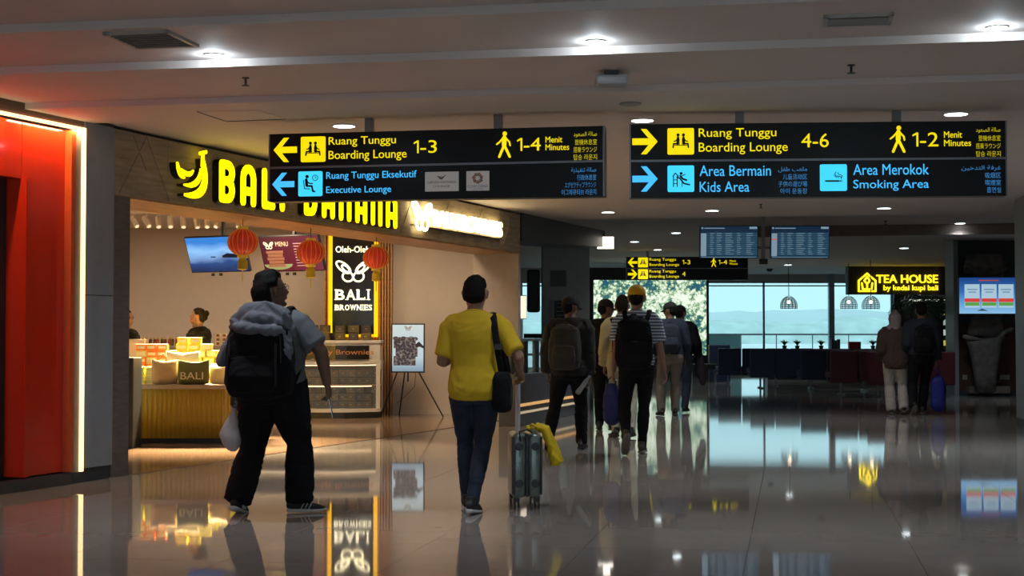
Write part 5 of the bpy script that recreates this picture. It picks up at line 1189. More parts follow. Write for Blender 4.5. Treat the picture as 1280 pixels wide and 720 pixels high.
    hc = hair['col'] if hair else (.012, .01, .009)
    mh = mat('hair_%.3f' % hc[0], hc, rough=.8, spec=.15, var=.4, scale=60, bump=.5, bscale=120)
    q = MB(); q.M = ks @ M
    for s in (-1, 1): q.loft([(s * .014, .097, .033), (s * .034, .0945, .038), (s * .053, .08, .033)], [.003, .0045, .0025], seg=6)
    q.build('eyebrow', mh, body, True)
    # ---- hair
    if hair and hair.get('kind') != 'none':
        vol = hair.get('vol', .012); q = MB(); q.M = ks @ M; seg, rg = 36, 24; vs = []; low = hair.get('low', -.062)
        for i in range(rg + 1):
            th = math.pi * i / rg
            for j in range(seg):
                ph = 2 * math.pi * j / seg; d = V(math.sin(th) * math.cos(ph), math.sin(th) * math.sin(ph), math.cos(th))
                z = d.z * .118; front = d.y
                rr = V(d.x * .0765 * hg, d.y * .098, d.z * .112)
                line = low + .035 * min(1, (d.x / .6) ** 2) + .006 * noise.noise(d * 9) + .125 * max(0, min(1, (front + .1) / .55)) if front > -.1 else low
                if abs(d.x) > .55 and front > -.38 and front < .45: line = max(line, .018)
                cover = max(0, min(1, (rr.z - line) / .035)); cover = cover * cover * (3 - 2 * cover)
                f = 1 + (vol + .5 * vol * noise.noise(d * 3.2 + V(loc[0], 0, 0)) + .25 * vol * noise.noise(d * 14)) / .095
                if d.z > .3: f += hair.get('topv', .0) * (d.z - .3)
                f = f * cover + .90 * (1 - cover)
                vs.append(rr * f + V(0, -.006, .004))
        fs = [(i * seg + j, (i + 1) * seg + j, (i + 1) * seg + (j + 1) % seg, i * seg + (j + 1) % seg) for i in range(rg) for j in range(seg)]
        q.add(vs, fs); q.build('hair', mh, T, True)
    if hair and hair.get('kind') == 'bun':
        q = MB(); q.M = ks @ M; vs0 = len(q.v); q.ball((0, -.115, .045), .04, 16, 10)
        for i, v in enumerate(q.v): q.v[i] = v + V(1, 1, 1) * .006 * noise.noise(v * 40)
        q.build('hair_bun', mh, T, True)
    if hair and hair.get('kind') == 'long':
        q = MB(); q.M = ks @ M; q.loft([(0, -.04, .1), (0, -.05, .02), (0, -.06, -.08), (0, -.06, -.2)], [(.06, .05), (.09, .07), (.09, .06), (.08, .05)], seg=18, n=2.4); remesh(q, 'long_hair', mh, T, .012, 2)
    if cap:
        mc = cap['m']; q = MB(); q.M = ks @ M @ Matrix.Rotation(R(cap.get('tilt', -6)), 4, 'X')
        prof = [(.02, 1.0), (.05, .99), (.08, .9), (.105, .68), (.12, .38), (.126, .05)]
        rb = []
        for z, f in prof: rb.append((0, -.004, z + .004))
        q.loft(rb, [(.086 * f, .106 * f) for z, f in prof], seg=28, cap=.05); q.ball((0, -.004, .132), .006, 8, 5)
        q.build('cap', mc, T, True)
        e = MB(); e.M = q.M; vs = []; n = 13
        bs = cap.get('dir', 1)
        for i in range(n):
            a = R(20 + 140 * i / (n - 1)); x, y = math.cos(a), math.sin(a)
            for (rx, ry, z) in ((.084, .1, .03), (.082, .172, .018 - .012 * abs(x)), (.082, .172, .012 - .012 * abs(x)), (.084, .1, .022)): vs.append((rx * x, bs * ry * y - .004, z))
        e.add(vs, [(4 * i + a, 4 * i + 4 + a, 4 * i + 4 + (a + 1) % 4, 4 * i + (a + 1) % 4) for i in range(n - 1) for a in range(4)] + [(0, 1, 2, 3), (4 * n - 1, 4 * n - 2, 4 * n - 3, 4 * n - 4)]); e.build('cap_brim', cap.get('brim', mc), T, True)
    # ---- clothes
    if bot:
        q = MB(); q.M = ks; o = bot.get('o', .012); torso(q, o - .002, .80); q.v = []; q.f = []
        gg = 1 + (g - 1) * .8
        prof = [(.80, .145, .105, -.012), (.88, .168, .122, -.018), (.95, .163, .118, -.008), (1.02, .15, .11, .002)]
        q.loft([sp(hips * .9, y, z) for z, rx, ry, y in prof], [(rx * (1 + (g - 1) * .75) + o, ry * (1 + (g - 1) * .9) + o) for z, rx, ry, y in prof], seg=22, n=2.3, cap=.1)
        leg(q, HL, KL, LA_, o + bot.get('loose', 0), bot.get('end', -.05), bot.get('flare', .006), gg); leg(q, HR, KR, RA_, o + bot.get('loose', 0), bot.get('end', -.05), bot.get('flare', .006), gg)
        remesh(q, 'trousers', bot['m'], T, fine * 1.15, 3, (bot.get('fold', .006), 5, 5, 16))
    if top:
        q = MB(); q.M = ks; o = top.get('o', .014); torso(q, o, .80, 1.455, hem=top.get('hem', .90))
        arm(q, SL, EL, LW, o + top.get('so', .004), top.get('sleeve', .75), top.get('flare', .012)); arm(q, SR_, ER, RW, o + top.get('so', .004), top.get('sleeve', .75), top.get('flare', .012))
        s_ = remesh(q, top.get('name', 'shirt'), top['m'], T, fine * 1.15, 3, (top.get('fold', .006), 6, 6, 11))
        if collar:
            q = MB(); q.M = ks; pts = [sp(.066 * math.cos(a), .062 * math.sin(a) - .005, 1.452 + .014 * math.sin(a + math.pi)) for a in [2 * math.pi * i / 16 for i in range(17)]]
            q.loft(pts, [(.009, .024)] * 17, xref=(0, 0, 1), seg=8, cap=.2); q.M = ks; q.build('collar', top['m'], s_, True)
    if shoe:
        for A_, fy_, fp, s in ((LA_, foot_yaw[0], foot_pitch[0], -1), (RA_, foot_yaw[1], foot_pitch[1], 1)):
            F = Matrix.Translation(A_) @ Matrix.Rotation(R(fy_), 4, 'Z') @ Matrix.Rotation(R(-fp), 4, 'X'); q = MB(); q.M = ks @ F
            q.loft([(0, -.07, -.03), (0, -.03, -.022), (0, .03, -.025), (0, .09, -.04), (0, .15, -.052), (0, .175, -.056)], [(.03, .036), (.037, .042), (.04, .038), (.045, .028), (.04, .019), (.028, .012)], seg=14, xref=(1, 0, 0))
            q.loft([(0, -.025, -.02), (0, -.022, .035)], [(.04, .046), (.038, .044)], seg=14, cap=.2)
            sh_ = remesh(q, 'shoe', shoe['m'], T, .008, 2)
            q = MB(); q.M = ks @ F; q.loft([(0, -.088, -.064), (0, -.04, -.066), (0, .05, -.068), (0, .13, -.068), (0, .19, -.063)], [(.026, .014), (.039, .014), (.038, .012), (.048, .012), (.026, .010)], seg=14, xref=(1, 0, 0), cap=.5, n=3); q.build('sole', shoe.get('sole', shoe['m']), sh_, True)
            if shoe.get('stripes'):
                q = MB(); q.M = ks @ F
                for sd in (-1, 1):
                    for j in range(3): q.loft([(sd * .044, .0 + j * .028, -.055), (sd * .040, .014 + j * .028, -.03), (sd * .028, .028 + j * .028, -.008)], [(.006, .004)] * 3, seg=6)
                q.build('shoe_stripes', shoe['sole'], sh_, True)
    T['_'] = 0; del T['_']
    info = dict(T=T, k=k, LW=LW * k, RW=RW * k, head=ks @ M, sp=sp, EL=EL * k, ER=ER * k)
    Tm = Matrix.Translation(Vector(loc)) @ Matrix.Rotation(yaw, 4, 'Z'); info['M'] = Tm
    return info
def follow(info, name, label, cat):
    """a thing worn by a person: its own empty at the person's place"""
    return thing(name, label, cat, info['T'].location, info['T'].rotation_euler.z)
def backpack(info, label, w, z0, z1, depth, m, y0=-.12, cx=0, pocket=True, mp=None, shoulder=.125, tag_=None, logo=False, vox=.011, zs=1.44, chest=.13):
    t = follow(info, 'backpack', label, 'backpack'); mp = mp or m; sp_ = info['sp']; k = info['k']
    def off(z): return sp_(0, 0, z / k).y * k
    q = MB(); h = z1 - z0
    q.loft([(cx, y0 - depth * .5 + off(z0), z0 + .02), (cx, y0 - depth * .55 + off(z0), z0 + h * .2), (cx, y0 - depth * .5 + off(z0 + h / 2), z0 + h * .6), (cx, y0 - depth * .42 + off(z1), z0 + h * .88), (cx, y0 - depth * .32 + off(z1), z1)], [(w * .44, depth * .44), (w * .5, depth * .55), (w * .49, depth * .5), (w * .43, depth * .4), (w * .25, depth * .2)], seg=26, n=3.4, cap=.35)
    remesh(q, 'pack_body', m, t, vox, 2, (.006, 7, 7, 9))
    if pocket:
        q = MB(); q.loft([(cx, y0 - depth * 1.03 + off(z0), z0 + h * .08), (cx, y0 - depth * 1.1 + off(z0), z0 + h * .28), (cx, y0 - depth * 1.02 + off(z0), z0 + h * .52)], [(w * .33, .04), (w * .36, .055), (w * .33, .03)], seg=22, n=3.4, cap=.3); remesh(q, 'front_pocket', mp, t, vox, 2, (.004, 9, 9, 9))
        q = MB(); q.tube([(cx - w * .33, y0 - depth * 1.1 + off(z0), z0 + h * .5), (cx, y0 - depth * 1.14 + off(z0), z0 + h * .53), (cx + w * .33, y0 - depth * 1.1 + off(z0), z0 + h * .5)], .005, 6); q.build('zip', m_black, t)
        q = MB(); q.tube([(cx - w * .40, y0 - depth * .9 + off(z1), z0 + h * .45), (cx - w * .38, y0 - depth * .85 + off(z1), z0 + h * .78), (cx - w * .2, y0 - depth * .66 + off(z1), z0 + h * .95), (cx + w * .2, y0 - depth * .66 + off(z1), z0 + h * .95), (cx + w * .38, y0 - depth * .85 + off(z1), z0 + h * .78), (cx + w * .40, y0 - depth * .9 + off(z1), z0 + h * .45)], .004, 6); q.build('zip', m_black, t)
    q = MB(); q.tube([(cx - .04, y0 - .03 + off(z1), z1 - .01), (cx - .025, y0 - .04 + off(z1), z1 + .03), (cx + .025, y0 - .04 + off(z1), z1 + .03), (cx + .04, y0 - .03 + off(z1), z1 - .01)], .009, 6); q.build('top_handle', m, t, True)
    for s in (-1, 1):
        x = s * shoulder * k; q = MB(); zt_ = zs * k
        q.loft([(cx * .4 + x * .8, y0 - .01 + off(z1), z1 - .05), (x, -.07 + off(zt_), zt_ - .005), (x * 1.02, 0 + off(zt_), zt_ + .012), (x * 1.04, .08 + off(zt_), zt_ - .03), (x * 1.08, chest + off(zt_), zt_ - .16), (x * 1.25, chest * .85 + off(1.15), zt_ - .3), (x * 1.45, .02, zt_ - .4), (cx + s * w * .42, y0 - .02, z0 + .08)], [(.028, .008)] * 6 + [(.013, .004)] * 2, xref=(1, 0, 0), seg=10); q.build('shoulder_strap', m, t, True)
    if logo: MB().bbox(cx + .02, cx + .06, y0 - depth * 1.19, y0 - depth * 1.15, z0 + h * .1, z0 + h * .12, .002).build('logo_patch', m_lb, t)
    return t

m_jean = mat('denim', (.011, .019, .042), rough=.8, var=.3, scale=12, bump=.15); m_blkc = mat('black_cloth', (.007, .007, .009), rough=.9, spec=.2, var=.3, bump=.1); m_char = mat('charcoal_cloth', (.013, .013, .013), rough=.9, var=.2)
m_shoe = mat('shoe_black', (.015, .015, .016), rough=.6); m_sole = mat('sole_white', (.55, .55, .55), rough=.6); m_solg = mat('sole_grey', (.18, .15, .13), rough=.8)
DH = dict(col=(.010, .009, .008))

# 1 -- big man with grey hoodie over his backpack
g1 = mat('tee_grey', (.13, .145, .165), rough=.85, var=.12, bump=.1)
k1 = 10.95 / FPX
p1 = person('heavy man in grey T-shirt and glasses, looking up to the right before the shop', (X(341, 10.95), 10.95, 0), -R(14), 1.70,
    (-.22, -.10, .095), (.19, .06, .085), (-.33, .06, .86), (.40, .05, .92), head=(-44, 12), girth=1.42, skin=(.16, .085, .055), hair=dict(col=(.008, .007, .006), vol=.032, low=-.08, topv=.04),
    top=dict(m=g1, hem=.86, sleeve=.8, flare=.02, fold=.006, o=.03, so=-.012), bot=dict(m=m_blkc, o=.014, loose=.022, fold=.008, end=-.02, flare=.026), shoe=dict(m=m_shoe, sole=m_sole, stripes=True), fine=.0085, curlL=62, curlR=48, foot_yaw=(4, -58), foot_pitch=(14, 0), rpole=(1, -.5, 0), lpole=(-1, -.4, 0), lean=-.06)
q = MB(); q.M = p1['head']
for s in (-1, 1): q.tube([(s * .03 + .021 * math.cos(a), .106, .012 + .017 * math.sin(a)) for a in [2 * math.pi * i / 14 for i in range(15)]], .0022, 5); q.tube([(s * .052, .104, .018), (s * .083, .06, .018), (s * .084, -.01, .012)], .002, 5)
q.tube([(-.01, .107, .016), (.01, .107, .016)], .002, 5); q.build('glasses', m_black, p1['T'])
bk1 = backpack(p1, 'large black backpack with a grey hoodie laid over it, on the heavy man', .50, .84, 1.38, .23, m_blkc, y0=-.19, cx=.04, logo=True, vox=.009, shoulder=.15, zs=1.465, chest=.19)
for s in (-1, 1):
    q = MB(); q.tube([(.04 + s * .17, -.44, 1.22), (.04 + s * .18, -.47, 1.05), (.04 + s * .18, -.46, .92)], .009, 6); q.build('compression_strap', m_black, bk1)
hd = follow(p1, 'hoodie', 'crumpled grey hoodie draped over the big black backpack', 'hoodie')
mhd = mat('hoodie_grey', (.13, .14, .17), rough=.95, var=.15, bump=.15, bscale=200)
q = MB()
q.loft([(-.26, -.2, 1.22), (-.22, -.26, 1.34), (-.13, -.29, 1.40), (0, -.3, 1.41), (.1, -.27, 1.37), (.17, -.24, 1.28)], [(.06, .09), (.07, .1), (.07, .11), (.06, .11), (.06, .1), (.05, .07)], xref=(0, 1, 0), seg=16)
q.loft([(-.2, -.36, 1.33), (-.08, -.43, 1.32), (.05, -.43, 1.31), (.15, -.36, 1.3)], [(.045, .04)] * 4, xref=(0, 1, 0), seg=14)
q.loft([(-.17, -.3, 1.36), (-.07, -.36, 1.395), (.06, -.34, 1.38), (.13, -.3, 1.33)], [(.05, .05)] * 4, xref=(0, 1, 0), seg=14)
q.loft([(-.24, -.22, 1.34), (-.27, -.27, 1.24), (-.31, -.3, 1.16), (-.355, -.3, 1.09)], [(.06, .05), (.055, .06), (.055, .06), (.045, .05)], seg=14)
q.loft([(.12, -.3, 1.34), (.175, -.33, 1.25), (.195, -.35, 1.16), (.2, -.35, 1.11)], [(.05, .05), (.05, .055), (.052, .05), (.035, .035)], seg=14)
q.loft([(-.16, -.2, 1.43), (-.02, -.16, 1.46), (.1, -.17, 1.42)], [(.06, .05)] * 3, xref=(0, 1, 0), seg=14)
for i, v in enumerate(q.v): q.v[i] = V(v.x * .92 + .07, v.y, v.z)
remesh(q, 'hoodie_cloth', mhd, hd, .009, 3, (.010, 8, 8, 11))
# plastic bag in the left hand, phone in the right
def held(info, local, name, label, cat):
    w = info['M'] @ Vector(local); t = thing(name, label, cat, w, info['T'].rotation_euler.z); return t
lw = p1['LW']; t = held(p1, (lw.x - .0, lw.y + .01, lw.z - .10), 'plastic_bag', 'white plastic carrier bag hanging from the heavy man\'s left hand', 'bag')
q = MB(); q.loft([(0, 0, .0), (0, 0, -.05), (-.01, 0, -.11), (-.015, 0, -.2), (-.01, 0, -.27), (0, 0, -.3)], [(.012, .01), (.02, .015), (.05, .035), (.082, .05), (.075, .05), (.05, .035)], seg=20, n=2.4)
for i, v in enumerate(q.v): q.v[i] = v + V(1, .6, .3) * (.016 * noise.noise(v * 14) + .008 * noise.noise(v * 40 + V(5, 0, 0)))
q.build('bag_body', mat('white_plastic', (.6, .6, .62), rough=.35, alpha=.82, bump=.5, bscale=25), t, True)
q = MB(); q.tube([(-.012, -.015, -.03), (-.016, -.02, .03), (0, -.005, .045), (.012, .012, .02), (.01, .01, -.03)], .005, 6); q.build('handle_loop', MATS['white_plastic'], t)
rw = p1['RW']; t = held(p1, (rw.x + .012, rw.y + .05, rw.z - .17), 'phone', 'phone with bright blue screen in the heavy man\'s right hand', 'phone')
t.rotation_euler = (R(12), R(-8), p1['T'].rotation_euler.z - R(70)); MB().bbox(-.036, .036, -.004, .004, -.075, .075, .003).build('casing', m_black, t); MB().box(-.033, .033, -.0052, -.004, -.07, .07).build('screen', glow('phone_blue', (.25, .55, 1), 1.0), t)

# 2 -- man in the yellow polo shirt
mY = mat('polo_yellow', (.62, .40, .01), rough=.85, var=.06, bump=.12, bscale=220)
p2 = person('man in yellow polo shirt and blue jeans pulling a suitcase, seen from behind', (X(594, 10.95), 10.95, 0), -R(4), 1.685,
    (-.07, .14, .085), (-.01, -.10, .09), (-.22, .22, 1.09), (.315, .15, 1.04), head=(-4, -3), girth=1.1, skin=(.30, .16, .10), hair=dict(col=(.009, .008, .007), vol=.013, low=-.075, topv=.02),
    top=dict(m=mY, hem=.83, sleeve=.85, flare=.014, o=.018, so=-.006, fold=.004), bot=dict(m=m_jean, o=.006, fold=.006, end=-.06, flare=.003), shoe=dict(m=m_shoe, sole=m_sole), fine=.0085, lpole=(-.25, -.5, -1), rpole=(.5, -.8, -.6), curlL=45, curlR=70, collar=True, foot_yaw=(6, -10), foot_pitch=(0, 6), handN={1: (V(.15, .5, -.8), V(-.6, .7, .2), V(0, -.7, -.7))})
sb = follow(p2, 'shoulder_bag', 'black shoulder bag hanging at the right hip of the man in yellow', 'bag')
q = MB(); q.loft([(.20, -.06, .74), (.20, -.06, .82), (.20, -.06, .96), (.20, -.06, 1.005)], [(.062, .11), (.068, .125), (.066, .12), (.05, .1)], seg=20, n=3.4, cap=.3); remesh(q, 'bag_body', m_blkc, sb, .009, 2, (.004, 8, 8, 8))
q = MB(); q.loft([(.205, -.1, .98), (.175, -.115, 1.15), (.155, -.13, 1.3), (.14, -.09, 1.40), (.13, .0, 1.435), (.145, .08, 1.38), (.19, .14, 1.2), (.23, .1, 1.0)], [(.024, .005)] * 8, xref=(1, 0, 0), seg=8); q.build('strap', m_blkc, sb, True)
q = MB(); q.bbox(.15, .205, -.14, -.125, 1.17, 1.21, .003); q.build('strap_buckle', m_black, sb)
MB().bbox(.26, .272, -.14, .02, .78, .92, .004).build('outer_pocket', m_char, sb)
# suitcase: shell seen on its narrow side
sc = thing('suitcase', 'small silver green hard suitcase on four wheels with raised trolley handle', 'suitcase', (X(659, 11.15), 11.15, 0), R(6)); ks_ = 11.15 / FPX
msc = mat('case_silver', (.17, .20, .18), rough=.28, metal=.35, var=.2, scale=5)
MB().bbox(-.108, -.009, 0, .38, .085, .555, .03).build('shell_half', msc, sc, True); MB().bbox(.009, .108, 0, .38, .085, .555, .03).build('shell_half', msc, sc, True)
MB().bbox(-.011, .011, .004, .376, .092, .55, .003).build('zip_band', m_black, sc)
for x in (-.112, .096):
    q = MB(); q.bbox(x, x + .016, -.004, .02, .11, .53, .003); q.build('corner_strip', m_black, sc)
for (x, z) in ((-.06, .46), (.06, .46), (-.06, .19), (.06, .19)):
    q = MB(); q.lathe([(.012, -.002), (.026, .0), (.03, .008), (.026, .012)], 16, (x, -.002, z), 'y'); q.build('side_foot', m_black, sc)
mg = mat('scuff_light', (.4, .42, .4), rough=.3, metal=.5)
q = MB()
random.seed(3)
for j in range(7):
    x = random.choice((-.06, .06)) + random.uniform(-.025, .025); z = random.uniform(.25, .4); q.tube([(x, -.002, z), (x + random.uniform(-.02, .02), -.002, z + .03), (x + random.uniform(-.01, .02), -.002, z + .07)], .0022, 4)
q.build('shell_creases', mg, sc)
for x in (-.075, .075):
    for y in (.05, .33):
        w_ = MB(); w_.bbox(x - .022, x + .022, y - .022, y + .022, .05, .09, .006); wo = w_.build('wheel_housing', m_black, sc)
        for s in (-1, 1): q = MB(); q.lathe([(.012, -.006), (.025, -.005), (.025, .005), (.012, .006)], 14, (x + s * .014, y, .0255), 'x'); q.build('wheel', m_black, wo)
for y in (.10, .24):
    pass
q = MB()
hz_ = p2['RW'].z - .05
for y in (.07, .20): q.tube([(-.055, y, .55), (-.055, y, hz_ )], .012, 8)
q.build('trolley_tube', mat('brushed_alloy', (.55, .55, .6), rough=.4, metal=.3), sc); MB().bbox(-.075, -.035, .05, .22, hz_ - .012, hz_ + .018, .008).build('trolley_grip', m_black, sc)
q = MB(); q.tube([(-.05, .0, .5), (-.06, -.02, .57), (-.0, -.02, .585), (.04, .0, .56)], .008, 6); q.build('top_handle', m_black, sc)
yb = thing('yellow_bag', 'yellow cloth bag slung over the far edge of the suitcase', 'bag', (X(682, 11.2), 11.25, 0), 0)
q = MB(); q.loft([(-.13, .0, .585), (-.06, 0, .60), (.0, .0, .58), (.03, -.01, .5), (.065, -.01, .4), (.085, -.01, .335)], [(.028, .05), (.03, .06), (.034, .06), (.038, .07), (.045, .075), (.05, .07)], seg=18, xref=(1, 0, 0), cap=.4); remesh(q, 'bag_cloth', mat('bag_yellow', (.75, .52, .01), rough=.75), yb, .007, 2, (.009, 9, 9, 9))
q = MB(); q.tube([(-.12, 0, .6), (-.1, -.04, .62), (-.06, -.05, .6), (-.02, -.04, .59)], .008, 6); q.build('bag_handle', MATS['bag_yellow'], yb, True)

# 3 -- man with the grey backpack
p3 = person('man in dark jacket and cap with grey olive backpack, holding a water bottle', (X(712, 16.9), 16.9, 0), -R(8), 1.69,
    (-.21, -.22, .17), (.12, .12, .085), (-.25, .04, .86), (.22, .02, .82), head=(-38, -4), girth=1.12, skin=(.22, .12, .08), hair=dict(col=(.010, .009, .008), vol=.006, low=-.05), cap=dict(m=mat('cap_black', (.012, .012, .013), rough=.8)),
    top=dict(m=m_char, hem=.84, sleeve=1.95, flare=.008, o=.026, so=.012, name='jacket', fold=.01), bot=dict(m=m_blkc, o=.014, flare=.012), shoe=dict(m=m_shoe), fine=.012, lpole=(-.4, -1, 0), foot_pitch=(48, 0), lean=.12)
backpack(p3, 'grey olive backpack on the man with the water bottle', .36, .90, 1.38, .19, mat('pack_olive', (.034, .033, .028), rough=.85, var=.2), y0=-.15, cx=-.03)
rw = p3['RW']; t = held(p3, (rw.x - .06, rw.y - .04, rw.z - .10), 'water_bottle', 'clear plastic water bottle in the hand of the man with the grey backpack', 'bottle'); t.rotation_euler = (R(10), R(35), 0)
MB().lathe([(.02, -.13), (.031, -.12), (.03, -.06), (.026, -.04), (.031, -.02), (.031, .05), (.014, .085), (.012, .1)], 16).build('bottle_body', mat('bottle_plastic', (.6, .65, .68), rough=.1, alpha=.6), t, True); MB().lathe([(.015, .1), (.015, .12)], 12).build('bottle_cap', mat('bottle_cap', (.4, .5, .6)), t)

# 6 -- yellow cap
ms6 = nodemat('striped_cloth', lambda n, t, s: n.nodes.new('ShaderNodeRGB').outputs[0], 0)
def stripes():
    n = ms6.node_tree; b = n.nodes['Principled BSDF']; b.inputs['Roughness'].default_value = .85
    t = n.nodes.new('ShaderNodeTexCoord'); s = n.nodes.new('ShaderNodeSeparateXYZ'); n.links.new(t.outputs['Object'], s.inputs[0])
    m = n.nodes.new('ShaderNodeMath'); m.operation = 'MULTIPLY'; m.inputs[1].default_value = 30; n.links.new(s.outputs['Z'], m.inputs[0])
    f = n.nodes.new('ShaderNodeMath'); f.operation = 'FRACT'; n.links.new(m.outputs[0], f.inputs[0])
    r = n.nodes.new('ShaderNodeValToRGB'); r.color_ramp.interpolation = 'CONSTANT'; r.color_ramp.elements[0].color = (.05, .09, .17, 1); r.color_ramp.elements[1].position = .5; r.color_ramp.elements[1].color = (.5, .58, .65, 1); n.links.new(f.outputs[0], r.inputs[0]); n.links.new(r.outputs[0], b.inputs['Base Color'])
stripes()
p6 = person('man in yellow cap and blue white striped T-shirt with black backpack, walking away', (X(796, 16.3), 16.3, 0), -R(3), 1.79,
    (-.12, -.26, .20), (.05, .10, .085), (-.24, .08, .80), (.285, .0, .80), head=(-10, 0), girth=1.0, skin=(.27, .15, .10), hair=dict(col=(.010, .009, .008), vol=.006, low=-.05), cap=dict(m=mat('cap_yellow', (.62, .36, .01), rough=.8), tilt=-4, brim=m_blkc),
    top=dict(m=ms6, hem=.86, sleeve=.8, flare=.02, o=.016), bot=dict(m=m_blkc, o=.006, flare=.004), shoe=dict(m=mat('shoe_brown', (.05, .04, .035), rough=.8), sole=m_solg), fine=.012, foot_pitch=(50, 0), curlL=70, curlR=40)
backpack(p6, 'black backpack on the man with the yellow cap', .40, .92, 1.46, .2, m_blkc, y0=-.13, cx=-.04, pocket=True, zs=1.45)
lw = p6['LW']; t = held(p6, (lw.x - .02, lw.y + .03, 0), 'cool_bag', 'deep blue carrier bag in the left hand of the man with the yellow cap', 'bag')
q = MB(); z1 = lw.z - .16; q.loft([(0, 0, z1 - .38), (0, 0, z1 - .33), (0, 0, z1 - .1), (0, 0, z1)], [(.085, .05), (.095, .065), (.092, .06), (.06, .03)], seg=20, n=3.2); remesh(q, 'bag_body', mat('bag_blue', (.012, .014, .11), rough=.6), t, .011, 2, (.005, 7, 7, 7))
q = MB(); q.tube([(-.04, 0, z1), (-.035, 0, z1 + .07), (0, 0, z1 + .1), (.035, 0, z1 + .07), (.04, 0, z1)], .008, 6); q.build('handle', MATS['bag_blue'], t)

# 4 and 5 -- behind them
p4 = person('man in dark jacket and black cap partly hidden behind the cream shirted man', (X(757, 20.2), 20.2, 0), -R(10), 1.73,
    (-.1, .15, .085), (.09, -.12, .1), (-.24, .1, .85), (.24, .05, .85), head=(-50, -2), skin=(.2, .11, .07), hair=dict(col=(.010, .009, .008), vol=.006), cap=dict(m=MATS['cap_black']), top=dict(m=m_blkc, hem=.84, sleeve=1.95, o=.024, so=.01, name='jacket'), bot=dict(m=m_blkc, o=.014), shoe=dict(m=m_shoe), fine=.013)
mcr = mat('cream_cloth', (.42, .38, .24), rough=.85, bump=.1)
p5 = person('man in long sleeved cream shirt and pale trousers left of the yellow cap', (X(778, 18.9), 18.9, 0), -R(4), 1.745,
    (-.08, .12, .085), (.1, -.15, .1), (-.22, .12, .86), (.24, .0, .84), head=(-8, -3), skin=(.27, .15, .10), hair=dict(col=(.010, .009, .008), vol=.012, low=-.05, topv=.08), top=dict(m=mcr, hem=.86, sleeve=1.9, o=.02, so=.01), bot=dict(m=mat('pale_cloth', (.36, .34, .26), rough=.85), o=.012), shoe=dict(m=m_shoe), fine=.013)
backpack(p5, 'dark backpack on the man in the cream shirt', .34, .98, 1.42, .16, m_blkc, cx=.04)

# 7 and 8
mnv = mat('navy_cloth', (.012, .02, .035), rough=.85, var=.2); mkh = mat('khaki_cloth', (.17, .145, .12), rough=.85, var=.1)
p7 = person('man in dark navy jacket, black cap turned left and beige trousers', (X(838, 23.9), 23.9, 0), R(6), 1.77,
    (-.14, .02, .085), (.1, .14, .085), (-.22, .14, .95), (.23, .05, .86), head=(40, -4), girth=1.08, skin=(.2, .11, .07), hair=dict(col=(.010, .009, .008), vol=.005), cap=dict(m=MATS['cap_black']), top=dict(m=mnv, hem=.9, sleeve=1.95, o=.024, so=.01, name='jacket'), bot=dict(m=mkh, o=.014, flare=.012), shoe=dict(m=m_shoe), fine=.013)
backpack(p7, 'dark navy backpack on the man in beige trousers', .33, 1.0, 1.44, .17, mnv, cx=-.05)
p8 = person('person in dark jacket and cap beside the man in beige trousers, coat over the arm', (X(850, 25.0), 25.0, 0), -R(14), 1.74,
    (-.1, .1, .085), (.09, -.14, .1), (-.2, .12, .9), (.26, .14, .95), head=(-14, -3), girth=1.08, skin=(.2, .11, .07), hair=dict(col=(.010, .009, .008), vol=.005), cap=dict(m=MATS['cap_black'], dir=1), top=dict(m=m_blkc, hem=.86, sleeve=1.95, o=.026, so=.012, name='jacket'), bot=dict(m=mnv, o=.014), shoe=dict(m=m_shoe), fine=.013)
rw = p8['RW']; t = held(p8, (rw.x + .0, rw.y + .02, 0), 'folded_coat', 'dark coat hanging from the arm of the person beside the foliage screen', 'coat'); z1 = rw.z
q = MB(); q.loft([(-.06, 0, z1 + .03), (0, 0, z1 + .03), (.03, 0, z1 - .1), (.05, 0, z1 - .3), (.09, 0, z1 - .5)], [(.05, .05), (.06, .06), (.075, .06), (.085, .05), (.05, .035)], seg=18, n=2.4); remesh(q, 'coat_cloth', mat('coat_plum', (.018, .010, .016), rough=.8), t, .014, 2, (.012, 6, 6, 7))

# 9 and 10 -- the couple
mbr = mat('brown_knit', (.06, .035, .028), rough=.95, var=.15); mwh = mat('white_cloth', (.42, .38, .34), rough=.85)
mhj = mat('hijab_rose', (.26, .2, .2), rough=.85, bump=.1)
p9 = person('woman in pale rose headscarf, brown jacket and white trousers, arm round the man', (X(1119, 24.4), 24.4, 0), -R(8), 1.62,
    (-.08, -.02, .085), (.12, -.1, .11), (-.2, .14, .95), (.40, .02, 1.40), head=(-16, 0), girth=1.1, skin=(.28, .16, .11), hair=dict(kind='none', col=(.010, .009, .008)), top=dict(m=mbr, hem=.78, sleeve=1.95, o=.035, so=.016, name='jacket', fold=.01), bot=dict(m=mwh, o=.018, loose=.006, flare=.02), shoe=dict(m=m_shoe, sole=m_solg), fine=.013, rpole=(.3, -.2, -1), handN={1: (V(1, .2, -.1), V(0, .3, 1), V(0, 1, -.2))}, foot_pitch=(0, 12))
q = MB(); q.M = p9['head']
q.loft([(0, -.02, .115), (0, -.014, .09), (0, -.012, .03), (0, -.016, -.05), (0, -.02, -.11), (0, -.02, -.16)], [(.05, .06), (.088, .105), (.1, .116), (.096, .105), (.095, .1), (.13, .11)], seg=22)
q.loft([(-.06, -.08, -.1), (-.07, -.13, -.2), (-.055, -.14, -.3), (-.04, -.14, -.4)], [(.07, .03), (.075, .025), (.055, .02), (.02, .01)], seg=14)
hjo = remesh(q, 'headscarf', mhj, p9['T'], .011, 2, (.007, 8, 8, 9))
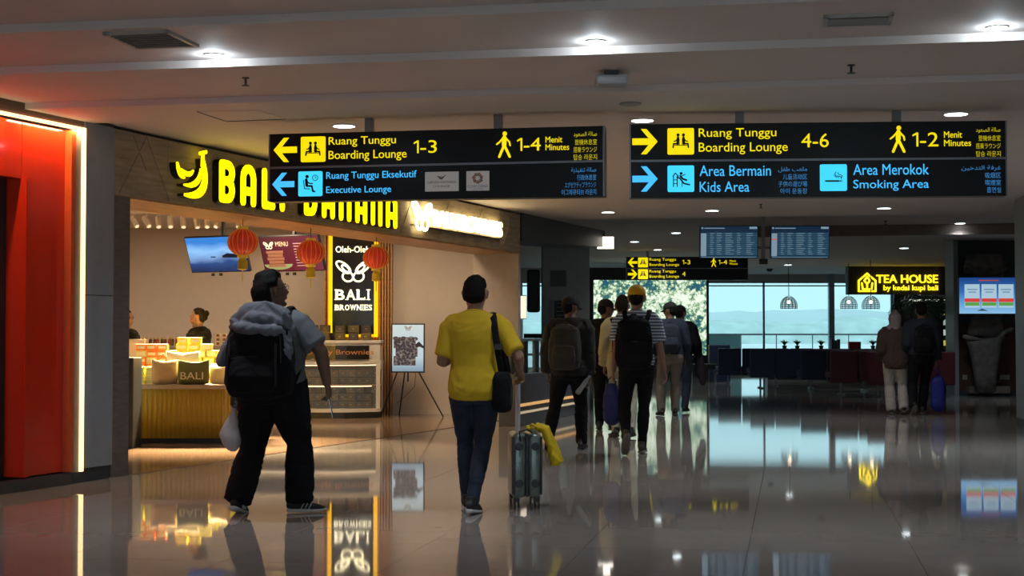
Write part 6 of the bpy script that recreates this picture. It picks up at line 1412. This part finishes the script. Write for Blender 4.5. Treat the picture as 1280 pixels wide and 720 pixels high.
p10 = person('man in dark navy jacket and trousers walking close beside the woman in the headscarf', (X(1152, 24.25), 24.25, 0), -R(6), 1.77,
    (-.16, -.2, .14), (.02, .14, .085), (-.2, .15, .92), (.22, .04, .84), head=(-6, -6), girth=1.05, skin=(.2, .11, .07), hair=dict(col=(.010, .009, .008), vol=.014, low=-.055, topv=.05), top=dict(m=mat('navy_jacket', (.010, .013, .024), rough=.8), hem=.86, sleeve=1.95, o=.028, so=.014, name='jacket'), bot=dict(m=m_blkc, o=.016, flare=.01), shoe=dict(m=m_shoe, sole=m_solg), fine=.013, foot_pitch=(40, 0))
backpack(p10, 'black backpack on the man beside the woman in the headscarf', .32, .98, 1.42, .14, m_blkc)
rw = p10['RW']; t = held(p10, (rw.x + .02, rw.y, 0), 'blue_bag', 'royal blue bag carried low by the man of the couple', 'bag'); z1 = rw.z - .28
q = MB(); q.loft([(0, 0, .1), (0, 0, .16), (0, 0, z1 - .06), (0, 0, z1)], [(.1, .06), (.115, .08), (.11, .075), (.08, .05)], seg=18, n=3.2); remesh(q, 'bag_body', mat('bag_royal', (.015, .02, .25), rough=.6), t, .012, 2, (.005, 7, 7, 7))
q = MB(); q.tube([(-.03, 0, z1), (-.02, 0, z1 + .16), (.02, 0, z1 + .16), (.03, 0, z1)], .008, 6); q.build('handle', MATS['bag_royal'], t)

# 11 and 12 -- shop assistants
p11 = person('shop assistant with hair in a bun and black shirt, facing left behind the counter', (X(249, 19.7), 19.7, 0), R(72), 1.60,
    (-.1, .0, .085), (.1, .0, .085), (-.16, .3, 1.0), (.16, .3, 1.0), head=(8, -6), girth=1.05, skin=(.38, .22, .15), hair=dict(kind='bun', col=(.010, .009, .008), vol=.016, low=-.06), top=dict(m=m_blkc, hem=.86, sleeve=1.2, o=.022), bot=dict(m=m_blkc, o=.014), shoe=dict(m=m_shoe), fine=.011, collar=True)
p12 = person('shop assistant with dark hair and black shirt half hidden by the shop pillar', (X(157, 19.6), 19.6, 0), -R(120), 1.58,
    (-.1, .0, .085), (.1, .0, .085), (-.14, .25, 1.12), (.1, .28, 1.08), head=(-4, -4), skin=(.42, .25, .18), hair=dict(kind='long', col=(.010, .009, .008), vol=.012, low=-.07), top=dict(m=m_blkc, hem=.86, sleeve=1.4, o=.022), bot=dict(m=m_blkc, o=.014), shoe=dict(m=m_shoe), fine=.012)
